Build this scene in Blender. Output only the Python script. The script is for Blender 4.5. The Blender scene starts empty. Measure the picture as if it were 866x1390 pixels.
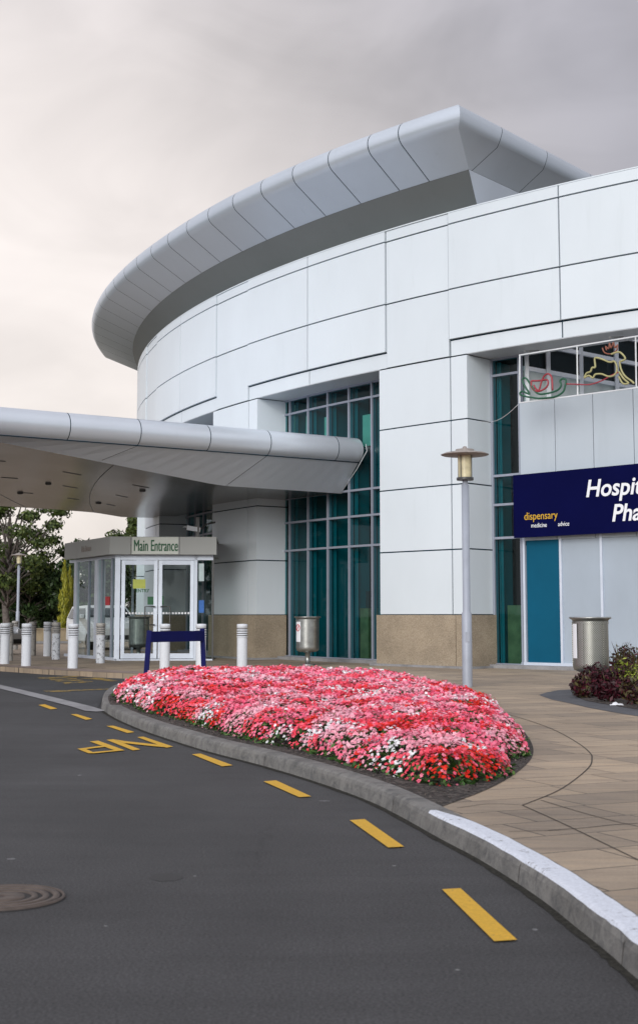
import bpy, bmesh, math, random
import numpy as np
from mathutils import Vector, Matrix
random.seed(7); rng = np.random.default_rng(7)
sc = bpy.context.scene
COL = sc.collection
R = math.radians

# ---------------------------------------------------------------- survey of the place
F = 1804.0; PX, PY = 433.0, 650.0; EYE = 1.35
TH = math.atan((836 - PY) / F)
DC = (28.914, 57.4)          # centre of the round building in plan
PAVE = 0.12

def ray(px, py):
    x, y, z = (px - PX) / F, 1.0, -(py - PY) / F
    return Vector((x, y * math.cos(TH) - z * math.sin(TH), y * math.sin(TH) + z * math.cos(TH)))
def gnd(px, py, z=0.0):
    d = ray(px, py); t = (z - EYE) / d.z
    return Vector((0, 0, EYE)) + d * t
def at_y(px, py, Y):
    d = ray(px, py); t = Y / d.y
    return Vector((0, 0, EYE)) + d * t
def on_r(px, py, rad):
    d = ray(px, py); s = math.hypot(d.x, d.y); dx, dy = d.x / s, d.y / s
    b = dx * DC[0] + dy * DC[1]; q = DC[0] ** 2 + DC[1] ** 2 - rad * rad
    t = b - math.sqrt(max(0, b * b - q))
    return Vector((0, 0, EYE)) + d * (t / s)
def pol(a, r, z=0.0):
    return Vector((DC[0] + r * math.cos(R(a)), DC[1] + r * math.sin(R(a)), z))

# ---------------------------------------------------------------- materials
def new_mat(name):
    m = bpy.data.materials.new(name); m.use_nodes = True
    nt = m.node_tree; b = nt.nodes['Principled BSDF']
    return m, nt, b
def coords(nt, scale=(1, 1, 1), rot=(0, 0, 0)):
    tc = nt.nodes.new('ShaderNodeTexCoord'); mp = nt.nodes.new('ShaderNodeMapping')
    mp.inputs['Scale'].default_value = scale; mp.inputs['Rotation'].default_value = rot
    nt.links.new(tc.outputs['Object'], mp.inputs['Vector']); return mp.outputs['Vector']
def noise(nt, vec, scale, detail=4, rough=.55, dist=0):
    n = nt.nodes.new('ShaderNodeTexNoise'); n.inputs['Scale'].default_value = scale
    n.inputs['Detail'].default_value = detail; n.inputs['Roughness'].default_value = rough
    n.inputs['Distortion'].default_value = dist
    if vec: nt.links.new(vec, n.inputs['Vector'])
    return n.outputs['Fac']
def ramp(nt, fac, stops):
    r = nt.nodes.new('ShaderNodeValToRGB'); e = r.color_ramp.elements
    while len(e) < len(stops): e.new(.5)
    for i, (p, c) in enumerate(stops):
        e[i].position = p; e[i].color = (c[0], c[1], c[2], 1) if not isinstance(c, (int, float)) else (c, c, c, 1)
    nt.links.new(fac, r.inputs['Fac']); return r.outputs['Color']
def mixc(nt, fac, a, b, mode='MIX'):
    m = nt.nodes.new('ShaderNodeMix'); m.data_type = 'RGBA'; m.blend_type = mode
    for sock, v in ((m.inputs[0], fac), (m.inputs[6], a), (m.inputs[7], b)):
        if isinstance(v, (int, float)): sock.default_value = v
        elif isinstance(v, tuple): sock.default_value = (*v, 1)
        else: nt.links.new(v, sock)
    return m.outputs[2]
def bump(nt, b, h, strength=.3, dist=.01):
    bp = nt.nodes.new('ShaderNodeBump'); bp.inputs['Strength'].default_value = strength
    bp.inputs['Distance'].default_value = dist
    nt.links.new(h, bp.inputs['Height']); nt.links.new(bp.outputs['Normal'], b.inputs['Normal'])
def simple(name, col, rough=.5, metal=0, var=.12, scale=3, spec=.5, bmp=0, bscale=60, coat=0):
    m, nt, b = new_mat(name); v = coords(nt)
    n = noise(nt, v, scale, 5)
    lo = tuple(c * (1 - var) for c in col); hi = tuple(min(1, c * (1 + var)) for c in col)
    nt.links.new(ramp(nt, n, [(.3, lo), (.7, hi)]), b.inputs['Base Color'])
    b.inputs['Roughness'].default_value = rough; b.inputs['Metallic'].default_value = metal
    b.inputs['Specular IOR Level'].default_value = spec
    if coat: b.inputs['Coat Weight'].default_value = coat
    if bmp: bump(nt, b, noise(nt, v, bscale, 3), bmp, .004)
    return m

M = {}
def panel_mat(name, col, rough, streak=.03, metal=0.0, spec=.5, isl=.045):
    m, nt, b = new_mat(name)
    v = coords(nt, (.5, .5, .3)); n = noise(nt, v, 1.2, 5, .6)
    v2 = coords(nt, (3, 3, .35)); n2 = noise(nt, v2, 1.0, 4, .6)
    c = mixc(nt, 1.0, ramp(nt, n, [(.3, tuple(x * (1 - streak) for x in col)), (.7, tuple(min(1, x * (1 + streak)) for x in col))]),
             ramp(nt, n2, [(.22, (.94, .945, .94)), (.40, (1, 1, 1))]), 'MULTIPLY')
    g = nt.nodes.new('ShaderNodeNewGeometry'); c = mixc(nt, 1, c, ramp(nt, g.outputs['Random Per Island'], [(0, 1 - isl), (1, 1.0)]), 'MULTIPLY')
    nt.links.new(c, b.inputs['Base Color']); b.inputs['Roughness'].default_value = rough
    b.inputs['Metallic'].default_value = metal; b.inputs['Specular IOR Level'].default_value = spec
    bump(nt, b, noise(nt, coords(nt), .9, 2), .10, .02)
    return m
M['panel'] = panel_mat('white_aluminium_panel', (.66, .722, .772), .38)
M['canopy'] = panel_mat('silver_canopy_panel', (.62, .67, .74), .30, .03, .38)
M['wing'] = panel_mat('silver_roof_panel', (.56, .62, .69), .33, .03, .42)
M['wing_under'] = panel_mat('grey_roof_lining', (.15, .165, .165), .5, .05)  # lining colour darkened to hold the shade under the roof edge
M['joint'] = simple('dark_joint', (.006, .035, .06), .8, 0, .1, 3, .1)
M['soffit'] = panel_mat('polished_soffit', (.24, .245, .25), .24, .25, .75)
M['reveal'] = panel_mat('reveal_lining', (.50, .53, .56), .4)
M['frame'] = simple('window_frame', (.30, .33, .40), .45, .2, .05)
M['white_frame'] = simple('white_frame', (.85, .88, .92), .4, 0, .03)
M['door_frame'] = simple('door_frame', (.62, .68, .78), .38, .2, .05)
M['fascia'] = panel_mat('lobby_fascia', (.36, .37, .36), .45)
M['steel'] = simple('brushed_steel', (.36, .37, .36), .32, .85, .2, 9)
M['dark_steel'] = simple('dark_steel', (.09, .09, .09), .4, .6)
M['lamp_pole'] = simple('lamp_pole_paint', (.33, .36, .42), .5, .1, .08)
M['lamp_plate'] = simple('lamp_disc_paint', (.30, .27, .25), .6, .2, .25, 14)
M['lamp_glass'] = simple('lamp_diffuser', (.62, .56, .36), .35, 0, .2, 8)
M['navy'] = simple('navy_paint', (.004, .006, .075), .5, 0, .15, 2, .12)
M['navy_sign'] = simple('navy_sign_face', (.002, .003, .042), .6, 0, .1, 1, .04)
M['sign_white'] = simple('sign_white', (.78, .80, .84), .5, 0, .02)
M['sign_yellow'] = simple('sign_yellow', (.62, .36, .02), .5, 0, .02)
M['sign_green'] = simple('sign_green', (.008, .10, .035), .5, 0, .03)
M['red_paint'] = simple('red_paint', (.5, .03, .04), .5)
M['blue_paint'] = simple('blue_paint', (.02, .13, .45), .5)
M['note'] = simple('note_paper', (.50, .55, .12), .7)
M['pale_paper'] = simple('pale_paper', (.55, .66, .68), .7)
M['teal_panel'] = simple('teal_panel', (.002, .085, .155), .5, 0, .08, 1, .15)
M['grey_panel'] = panel_mat('grey_infill_panel', (.36, .42, .49), .5, .08)
M['pale_panel'] = panel_mat('pale_infill_panel', (.45, .51, .57), .45)
M['mint_panel'] = simple('mint_panel', (.62, .68, .66), .5)
M['rope_green'] = simple('rope_green', (.01, .09, .045), .4)
M['rope_red'] = simple('rope_red', (.30, .03, .045), .4)
M['rope_yellow'] = simple('rope_yellow', (.36, .34, .16), .4)
M['rope_brown'] = simple('rope_brown', (.22, .07, .04), .4)
M['wire'] = simple('painted_wire', (.62, .64, .66), .4, .2)
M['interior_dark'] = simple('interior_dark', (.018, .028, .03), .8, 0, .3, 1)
M['interior_floor'] = simple('interior_floor', (.06, .055, .05), .4)
M['interior_wood'] = simple('counter_wood', (.36, .20, .09), .5, 0, .3, 4)
M['interior_beige'] = simple('interior_beige', (.62, .66, .50), .7)
M['fin'] = simple('teal_fin', (.008, .19, .22), .4, 0, .15, 1)
M['leather'] = simple('rubber', (.02, .02, .02), .8)
M['soil'] = None

def glass_mat(name, tint, refl_rough=.02, ior=1.5, through=.75):
    m, nt, b = new_mat(name); nt.nodes.remove(b)
    out = nt.nodes['Material Output']
    tr = nt.nodes.new('ShaderNodeBsdfTransparent'); tr.inputs['Color'].default_value = (*tint, 1)
    gl = nt.nodes.new('ShaderNodeBsdfGlossy'); gl.inputs['Roughness'].default_value = refl_rough
    gl.inputs['Color'].default_value = (.85, .95, .95, 1)
    geo = nt.nodes.new('ShaderNodeNewGeometry'); dt = nt.nodes.new('ShaderNodeVectorMath'); dt.operation = 'DOT_PRODUCT'
    nt.links.new(geo.outputs['Normal'], dt.inputs[0]); nt.links.new(geo.outputs['Incoming'], dt.inputs[1])
    def mm(op, a, b_=0.0):
        n_ = nt.nodes.new('ShaderNodeMath'); n_.operation = op
        for i, x in enumerate((a, b_)):
            if isinstance(x, (int, float)): n_.inputs[i].default_value = x
            else: nt.links.new(x, n_.inputs[i])
        return n_.outputs[0]
    f0 = ((ior - 1) / (ior + 1)) ** 2 * .85
    fres = mm('ADD', mm('MULTIPLY', mm('POWER', mm('SUBTRACT', 1.0, mm('ABSOLUTE', dt.outputs['Value'])), 5.0), 1 - f0), f0)
    v = coords(nt); bp = nt.nodes.new('ShaderNodeBump'); bp.inputs['Strength'].default_value = .03; bp.inputs['Distance'].default_value = .02
    nt.links.new(noise(nt, v, .8, 2), bp.inputs['Height']); nt.links.new(bp.outputs['Normal'], gl.inputs['Normal'])
    mx = nt.nodes.new('ShaderNodeMixShader')
    nt.links.new(fres, mx.inputs[0]); nt.links.new(tr.outputs[0], mx.inputs[1]); nt.links.new(gl.outputs[0], mx.inputs[2])
    nt.links.new(mx.outputs[0], out.inputs['Surface']); return m
M['glass'] = glass_mat('tinted_glass', (.28, .60, .63), ior=1.42)
M['clear'] = glass_mat('clear_glass', (.78, .86, .84), ior=1.42)
M['car_glass'] = simple('car_glass', (.02, .03, .035), .08, 0, .1, 1, .8)

def stone_mat():
    m, nt, b = new_mat('exposed_aggregate'); v = coords(nt)
    vo = nt.nodes.new('ShaderNodeTexVoronoi'); vo.inputs['Scale'].default_value = 75
    nt.links.new(v, vo.inputs['Vector'])
    c = ramp(nt, vo.outputs['Color'], [(.1, (.25, .195, .135)), (.5, (.35, .285, .205)), (.9, (.44, .37, .285))])
    n = ramp(nt, noise(nt, v, 1.5, 5), [(.3, .78), (.7, 1.08)])
    nt.links.new(mixc(nt, 1, c, n, 'MULTIPLY'), b.inputs['Base Color']); b.inputs['Roughness'].default_value = .9
    bump(nt, b, vo.outputs['Distance'], .6, .01); return m
M['stone'] = stone_mat()

def asphalt_mat(name, base):
    m, nt, b = new_mat(name); v = coords(nt)
    fine = ramp(nt, noise(nt, v, 75, 4, .8), [(.38, .50), (.5, 1.0), (.60, 1.65)])
    big = ramp(nt, noise(nt, v, .35, 6, .65), [(.3, .70), (.7, 1.3)])
    vs = coords(nt, (.35, 2.2, 1), (0, 0, R(24)))
    streak = ramp(nt, noise(nt, vs, 1.6, 6, .6), [(.30, .86), (.5, 1.0), (.75, 1.10)])
    spots = ramp(nt, noise(nt, v, 5.5, 5, .6), [(.22, .70), (.34, 1.0)])
    c = mixc(nt, 1, tuple(base), fine, 'MULTIPLY'); c = mixc(nt, 1, c, big, 'MULTIPLY')
    c = mixc(nt, 1, c, streak, 'MULTIPLY'); c = mixc(nt, 1, c, spots, 'MULTIPLY')
    vo = nt.nodes.new('ShaderNodeTexVoronoi'); vo.inputs['Scale'].default_value = 2.1; nt.links.new(v, vo.inputs['Vector'])
    sp = ramp(nt, vo.outputs['Distance'], [(.018, 1), (.03, 0)])
    c = mixc(nt, sp, c, (.22, .22, .22))
    # hairline cracks and tyre-polished tracks
    vc = nt.nodes.new('ShaderNodeTexVoronoi'); vc.feature = 'DISTANCE_TO_EDGE'; vc.inputs['Scale'].default_value = .33
    dn = nt.nodes.new('ShaderNodeTexNoise'); dn.inputs['Scale'].default_value = 1.6; dn.inputs['Detail'].default_value = 6; nt.links.new(v, dn.inputs['Vector'])
    ad = nt.nodes.new('ShaderNodeMix'); ad.data_type = 'VECTOR'; ad.inputs[0].default_value = .28; nt.links.new(v, ad.inputs[4]); nt.links.new(dn.outputs['Color'], ad.inputs[5]); nt.links.new(ad.outputs[1], vc.inputs['Vector'])
    crk = ramp(nt, vc.outputs['Distance'], [(.0, .80), (.003, 1.0)])
    msk = ramp(nt, noise(nt, v, .22, 3), [(.50, 1), (.56, 0)])
    c = mixc(nt, msk, mixc(nt, 1, c, crk, 'MULTIPLY'), c)
    tr_ = ramp(nt, noise(nt, coords(nt, (.9, .10, 1), (0, 0, R(-8))), 1.3, 4, .5), [(.40, 1.0), (.62, 1.16)])
    c = mixc(nt, 1, c, tr_, 'MULTIPLY')
    nt.links.new(c, b.inputs['Base Color']); b.inputs['Roughness'].default_value = .82
    bump(nt, b, noise(nt, v, 130, 3, .7), .55, .006); return m
M['asphalt'] = asphalt_mat('asphalt', (.040, .040, .042))
M['asphalt_dark'] = asphalt_mat('darker_asphalt', (.034, .036, .040))

def paving_mat(name, dark=1.0, rot=-24):
    m, nt, b = new_mat(name); v = coords(nt, (1, 1, 1), (0, 0, R(rot)))
    br = nt.nodes.new('ShaderNodeTexBrick'); nt.links.new(v, br.inputs['Vector'])
    br.inputs['Scale'].default_value = 1.0; br.inputs['Brick Width'].default_value = .92; br.inputs['Row Height'].default_value = .46
    br.inputs['Mortar Size'].default_value = .006; br.inputs['Mortar Smooth'].default_value = .1
    br.offset = .37; br.squash = .7; br.squash_frequency = 3
    br.inputs['Color1'].default_value = (.40 * dark, .315 * dark, .225 * dark, 1)
    br.inputs['Color2'].default_value = (.27 * dark, .218 * dark, .165 * dark, 1)
    br.inputs['Mortar'].default_value = (.045, .038, .03, 1)
    vb = coords(nt, (.8, 6, 1), (0, 0, R(rot + 4)))
    band = ramp(nt, noise(nt, vb, 1.6, 6, .62, .6), [(.28, (.74, .72, .72)), (.5, (1, 1, 1)), (.72, (1.16, 1.10, 1.02))])
    st = ramp(nt, noise(nt, v, .5, 5, .6), [(.3, .78), (.65, 1.08)])
    fine = ramp(nt, noise(nt, v, 70, 3, .7), [(.3, .88), (.7, 1.1)])
    c = mixc(nt, 1, br.outputs['Color'], band, 'MULTIPLY'); c = mixc(nt, 1, c, st, 'MULTIPLY'); c = mixc(nt, 1, c, fine, 'MULTIPLY')
    nt.links.new(c, b.inputs['Base Color']); b.inputs['Roughness'].default_value = .7
    bump(nt, b, mixc(nt, .3, br.outputs['Color'], fine), .35, .004); return m
M['paving'] = paving_mat('sandstone_paving')
M['slate'] = simple('slate_border', (.085, .088, .098), .75, 0, .2, 5, .4, .3)

def concrete_mat(name, col, dirt=True):
    m, nt, b = new_mat(name); v = coords(nt)
    c = ramp(nt, noise(nt, v, 2.2, 7, .7), [(.28, tuple(x * .62 for x in col)), (.5, col), (.75, tuple(x * 1.22 for x in col))])
    if dirt:
        d = ramp(nt, noise(nt, v, 7, 6, .75, 1.2), [(.30, (.42, .44, .47)), (.56, (1, 1, 1))])
        c = mixc(nt, 1, c, d, 'MULTIPLY')
    f = ramp(nt, noise(nt, v, 90, 3, .7), [(.3, .8), (.7, 1.15)]); c = mixc(nt, 1, c, f, 'MULTIPLY')
    nt.links.new(c, b.inputs['Base Color']); b.inputs['Roughness'].default_value = .85
    bump(nt, b, noise(nt, v, 40, 5, .7), .5, .008); return m
M['kerb'] = concrete_mat('kerb_concrete', (.19, .185, .175))
M['concrete'] = concrete_mat('pale_concrete', (.27, .27, .28), False)
M['pink_concrete'] = concrete_mat('pinkish_concrete', (.27, .21, .18), False)
M['garden_wall'] = concrete_mat('tan_wall', (.36, .29, .19), False)

def worn_paint(name, col, under, amount=.36, scale=14):
    m, nt, b = new_mat(name); v = coords(nt)
    n = noise(nt, v, scale, 7, .75, .5)
    f = ramp(nt, n, [(amount, 1), (amount + .05, 0)])
    n2 = ramp(nt, noise(nt, v, 60, 3, .7), [(.3, .82), (.7, 1.1)])
    c = mixc(nt, 1, mixc(nt, f, col, under), n2, 'MULTIPLY')
    nt.links.new(c, b.inputs['Base Color']); b.inputs['Roughness'].default_value = .7; return m
M['yellow'] = worn_paint('yellow_road_paint', (.64, .37, .022), (.14, .12, .07), .33, 22)
M['yellow_old'] = worn_paint('faded_yellow_paint', (.36, .235, .03), (.07, .065, .055), .47, 6)
M['kerb_white'] = worn_paint('white_kerb_paint', (.66, .70, .78), (.20, .20, .21), .36, 11)
M['bollard'] = worn_paint('bollard_white', (.66, .69, .74), (.22, .22, .23), .31, 9)
M['bollard_worn'] = worn_paint('bollard_scuffed', (.58, .61, .66), (.10, .11, .13), .42, 11)
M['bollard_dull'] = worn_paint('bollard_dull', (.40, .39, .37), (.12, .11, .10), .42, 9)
M['bollard_ring'] = simple('bollard_groove', (.13, .13, .14), .7)

def soil_mat():
    m, nt, b = new_mat('bark_mulch'); v = coords(nt)
    vo = nt.nodes.new('ShaderNodeTexVoronoi'); vo.inputs['Scale'].default_value = 34; nt.links.new(v, vo.inputs['Vector'])
    c = ramp(nt, vo.outputs['Color'], [(.1, (.018, .014, .012)), (.55, (.055, .045, .04)), (.95, (.16, .135, .12))])
    nt.links.new(c, b.inputs['Base Color']); b.inputs['Roughness'].default_value = .95
    bump(nt, b, noise(nt, v, 45, 5, .7), 1.0, .03); return m
M['soil'] = soil_mat()

def leaf_mat(name, cols, rough=.5, trans=.15):
    m, nt, b = new_mat(name)
    g = nt.nodes.new('ShaderNodeNewGeometry')
    c = ramp(nt, g.outputs['Random Per Island'], [(i / max(1, len(cols) - 1), cc) for i, cc in enumerate(cols)])
    v = coords(nt); n = ramp(nt, noise(nt, v, .45, 3), [(.35, .72), (.65, 1.2)])
    nt.links.new(mixc(nt, 1, c, n, 'MULTIPLY'), b.inputs['Base Color'])
    b.inputs['Roughness'].default_value = rough
    b.inputs['Specular IOR Level'].default_value = .3
    return m
def petal_mat(name, a, b2, c2):
    m, nt, b = new_mat(name); g = nt.nodes.new('ShaderNodeNewGeometry')
    nt.links.new(ramp(nt, g.outputs['Random Per Island'], [(0, a), (.5, b2), (1, c2)]), b.inputs['Base Color'])
    b.inputs['Roughness'].default_value = .6; b.inputs['Specular IOR Level'].default_value = .2
    b.inputs['Subsurface Weight'].default_value = 0
    return m
M['bark'] = simple('bark', (.14, .12, .11), .9, 0, .4, 6, .3, .5, 20)

# ---------------------------------------------------------------- object helpers
def tag(o, label=None, cat=None, group=None, kind=None):
    if label: o['label'] = label
    if cat: o['category'] = cat
    if group: o['group'] = group
    if kind: o['kind'] = kind
    return o
def empty(name, loc=(0, 0, 0), rz=0.0):
    o = bpy.data.objects.new(name, None); COL.objects.link(o); o.location = loc; o.rotation_euler = (0, 0, rz)
    o.empty_display_size = .2
    return o
class MB:
    def __init__(s): s.v = []; s.f = []; s.mi = []; s.sm = []
    def add(s, vs, fs, mi=0, smooth=False):
        o = len(s.v); s.v += [tuple(x) for x in vs]
        for f in fs: s.f.append(tuple(i + o for i in f)); s.mi.append(mi); s.sm.append(smooth)
    def quad(s, a, b, c, d, mi=0): s.add([a, b, c, d], [(0, 1, 2, 3)], mi)
    def poly(s, pts, mi=0): s.add(pts, [tuple(range(len(pts)))], mi)
    def box(s, lo, hi, mi=0, mat=None):
        x0, y0, z0 = lo; x1, y1, z1 = hi
        vs = [Vector(p) for p in ((x0, y0, z0), (x1, y0, z0), (x1, y1, z0), (x0, y1, z0), (x0, y0, z1), (x1, y0, z1), (x1, y1, z1), (x0, y1, z1))]
        if mat: vs = [mat @ p for p in vs]
        s.add(vs, [(3, 2, 1, 0), (4, 5, 6, 7), (0, 1, 5, 4), (1, 2, 6, 5), (2, 3, 7, 6), (3, 0, 4, 7)], mi)
    def beam(s, a, b, w, h, mi=0, up=(0, 0, 1)):
        a, b = Vector(a), Vector(b); d = (b - a); L = d.length; d.normalize()
        u = Vector(up)
        if abs(d.dot(u)) > .95: u = Vector((1, 0, 0))
        x = d.cross(u).normalized(); y = x.cross(d).normalized()
        m = Matrix((x, d, y)).transposed().to_4x4(); m.translation = a
        s.box((-w / 2, 0, -h / 2), (w / 2, L, h / 2), mi, m)
    def tube(s, pts, rad, n=8, mi=0, caps=True, closed=False):
        pts = [Vector(p) for p in pts]; N = len(pts); vs = []; px = None
        for i, p in enumerate(pts):
            if closed: t = pts[(i + 1) % N] - pts[i - 1]
            else: t = pts[min(i + 1, N - 1)] - pts[max(i - 1, 0)]
            t.normalize()
            if px is None:
                px = t.cross(Vector((0, 0, 1)));
                if px.length < .1: px = t.cross(Vector((1, 0, 0)))
            px = (px - t * px.dot(t)).normalized(); py = t.cross(px)
            r = rad[i] if isinstance(rad, (list, tuple)) else rad
            for k in range(n):
                a = 2 * math.pi * k / n; vs.append(p + px * (r * math.cos(a)) + py * (r * math.sin(a)))
        fs = []
        for i in range(N if closed else N - 1):
            j = (i + 1) % N
            for k in range(n): fs.append((i * n + k, i * n + (k + 1) % n, j * n + (k + 1) % n, j * n + k))
        if caps and not closed: fs.append(tuple(range(n - 1, -1, -1))); fs.append(tuple((N - 1) * n + k for k in range(n)))
        s.add(vs, fs, mi, True)
    def lathe(s, prof, n=24, c=(0, 0, 0), mi=0, smooth=True):
        vs = []
        for r, z in prof:
            for k in range(n):
                a = 2 * math.pi * k / n; vs.append((c[0] + r * math.cos(a), c[1] + r * math.sin(a), c[2] + z))
        fs = []
        for i in range(len(prof) - 1):
            for k in range(n): fs.append((i * n + k, i * n + (k + 1) % n, (i + 1) * n + (k + 1) % n, (i + 1) * n + k))
        s.add(vs, fs, mi, smooth)
        s.add([vs[k] for k in range(n)], [tuple(range(n - 1, -1, -1))], mi); o = (len(prof) - 1) * n
        s.add([vs[o + k] for k in range(n)], [tuple(range(n))], mi)
    def arc(s, a0, a1, r0, r1, z0, z1, mi=0, step=.5):
        """closed curved slab between two radii of the round building"""
        n = max(1, int(math.ceil(abs(a1 - a0) / step))); vs = []
        for i in range(n + 1):
            a = a0 + (a1 - a0) * i / n
            vs += [pol(a, r0, z0), pol(a, r1, z0), pol(a, r1, z1), pol(a, r0, z1)]
        fs = []
        for i in range(n):
            b = i * 4; c = b + 4
            for k in range(4): fs.append((b + k, b + (k + 1) % 4, c + (k + 1) % 4, c + k))
        fs += [(3, 2, 1, 0), (n * 4, n * 4 + 1, n * 4 + 2, n * 4 + 3)]
        s.add(vs, fs, mi)
    def loft(s, rows, mi=0, smooth=True, closed=False):
        n = len(rows[0]); vs = [p for r in rows for p in r]; fs = []
        for i in range(len(rows) - 1):
            for k in range(n if closed else n - 1): fs.append((i * n + k, i * n + (k + 1) % n, (i + 1) * n + (k + 1) % n, (i + 1) * n + k))
        s.add(vs, fs, mi, smooth)
    def build(s, name, mats, parent=None, loc=None, bevel=0, recalc=False):
        me = bpy.data.meshes.new(name); me.from_pydata(s.v, [], s.f)
        if not isinstance(mats, (list, tuple)): mats = [mats]
        for m in mats: me.materials.append(m)
        me.polygons.foreach_set('material_index', s.mi); me.polygons.foreach_set('use_smooth', s.sm)
        if recalc:
            bm = bmesh.new(); bm.from_mesh(me); bmesh.ops.recalc_face_normals(bm, faces=bm.faces); bm.to_mesh(me); bm.free()
        me.update()
        o = bpy.data.objects.new(name, me); COL.objects.link(o)
        if parent: o.parent = parent
        if loc is not None: o.location = loc
        if bevel:
            bv = o.modifiers.new('bevel', 'BEVEL'); bv.width = bevel; bv.segments = 2; bv.limit_method = 'ANGLE'
        return o
def world_of(o):
    m = Matrix.LocRotScale(o.location, o.rotation_euler, None)
    return world_of(o.parent) @ o.matrix_parent_inverse @ m if o.parent else m
def rel(parent_obj, o):
    """o was modelled in world space: keep it there under a parent with a plain offset"""
    o.parent = parent_obj; o.matrix_parent_inverse = world_of(parent_obj).inverted()
    return o
def children(o): return [c for c in bpy.data.objects if c.parent == o]
def copy_tree(o, parent=None):
    c = o.copy(); COL.objects.link(c)
    if parent is not None: c.parent = parent
    for ch in children(o): copy_tree(ch, c)
    return c
def text_mesh(name, body, size, mat, parent=None, origin=None, right=None, up=None, xs=1.0, shear=0, ext=.008, offset=0.0, align='LEFT', bold=0):
    cu = bpy.data.curves.new(name, 'FONT'); cu.body = body; cu.size = size; cu.shear = shear; cu.extrude = ext; cu.offset = offset
    cu.align_x = align; cu.resolution_u = 4
    t = bpy.data.objects.new(name, cu); COL.objects.link(t)
    bpy.context.view_layer.update()
    dg = bpy.context.evaluated_depsgraph_get()
    me = bpy.data.meshes.new_from_object(t.evaluated_get(dg)); bpy.data.objects.remove(t)
    right = Vector(right).normalized(); up = Vector(up).normalized(); nrm = right.cross(up)
    m = Matrix((right * xs, up, nrm)).transposed().to_4x4(); m.translation = Vector(origin)
    if bold:
        bm = bmesh.new(); bm.from_mesh(me); g2 = bmesh.ops.duplicate(bm, geom=bm.verts[:] + bm.edges[:] + bm.faces[:])['geom']
        bmesh.ops.translate(bm, vec=(bold, bold * .25, .0015), verts=[x for x in g2 if isinstance(x, bmesh.types.BMVert)]); bm.to_mesh(me); bm.free()
    me.transform(m); me.materials.clear(); me.materials.append(mat); me.name = name
    o = bpy.data.objects.new(name, me); COL.objects.link(o)
    if parent: rel(parent, o)
    return o

# ---------------------------------------------------------------- GROUND
def catmull(pts, n=8):
    out = []
    P = [pts[0]] + list(pts) + [pts[-1]]
    for i in range(1, len(P) - 2):
        p0, p1, p2, p3 = P[i - 1], P[i], P[i + 1], P[i + 2]
        for k in range(n):
            t = k / n
            out.append(.5 * ((2 * p1) + (p2 - p0) * t + (2 * p0 - 5 * p1 + 4 * p2 - p3) * t * t + (3 * p1 - p0 - 3 * p2 + p3) * t ** 3))
    out.append(P[-2].copy()); return out
g = MB(); g.quad((-1500, -1500, -.02), (1500, -1500, -.02), (1500, 3000, -.02), (-1500, 3000, -.02))
tag(g.build('ground', simple('ground_grass', (.05, .06, .035), .9, 0, .3, .2)), kind='structure')
g = MB(); g.quad((-60, -30, 0), (45, -30, 0), (45, 140, 0), (-60, 140, 0))
tag(g.build('road', M['asphalt']), kind='structure')

foot_px = [(137, 963), (150, 972), (165, 980), (197, 993.5), (234, 1006), (282, 1021), (358, 1041), (430, 1063), (496, 1087), (540, 1108), (596, 1139.5), (653, 1170), (728, 1218.5), (785, 1263.5), (830, 1300), (875, 1340)]
foot = [gnd(x, y, 0) for x, y in foot_px]
d = (foot[-1] - foot[-2]).normalized()
foot += [foot[-1] + d * 1.5 + Vector((.05, 0, 0)), foot[-1] + d * 4 + Vector((.3, 0, 0)), foot[-1] + d * 9 + Vector((1.0, 0, 0))]
foot = catmull(foot, 6)
# round nose and the hidden back of the island
nose = [gnd(x, y, 0) for x, y in ((262, 920), (215, 924), (178, 931), (152, 940), (140, 950))]
nose = catmull(nose + [foot[0]], 5)[:-1]
line = nose + foot
def offset_line(L, dist):
    out = []
    for i, p in enumerate(L):
        t = (L[min(i + 1, len(L) - 1)] - L[max(i - 1, 0)]); t.z = 0; t.normalize()
        out.append(p + Vector((-t.y, t.x, 0)) * dist)
    return out
prof = [(0, 0), (.012, .085), (.022, .108), (.045, PAVE + .002), (.165, PAVE + .004), (.17, PAVE - .05)]
rows = [[Vector((q.x, q.y, z)) for q, z in zip([offset_line(line, u)[i] for u, z in prof], [z for u, z in prof])] for i in range(len(line))]
k = MB(); k.loft(rows, smooth=False)
tag(k.build('kerb', M['kerb']), kind='structure')
kin = offset_line(line, .165)
# painted length of the kerb top
start = min(range(len(line)), key=lambda i: (line[i] - gnd(596, 1139.5, 0)).length)
L1 = offset_line(line, .036); L2 = offset_line(line, .154)
k = MB(); rr = random.Random(3)
top = PAVE + .0075; seg = []
for i in range(start - 2, len(line)):
    j1, j2 = rr.uniform(-.003, .004), rr.uniform(-.003, .004)
    a, b = L1[i].lerp(L2[i], j1 / .13), L2[i].lerp(L1[i], j2 / .13)
    a, b = Vector((a.x, a.y, top)), Vector((b.x, b.y, top))
    if i < start + 1: b = a.lerp(b, (.35, .6, .85)[i - start + 2])
    e = offset_line(line, .024)[i]; seg.append([Vector((e.x, e.y, .1135 + rr.uniform(-.004, .001))), Vector((a.x, a.y, PAVE + .0055)), a.lerp(b, .1), b])
k.loft(seg, smooth=False)
tag(k.build('kerb_paint', M['kerb_white']), kind='structure')

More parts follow.
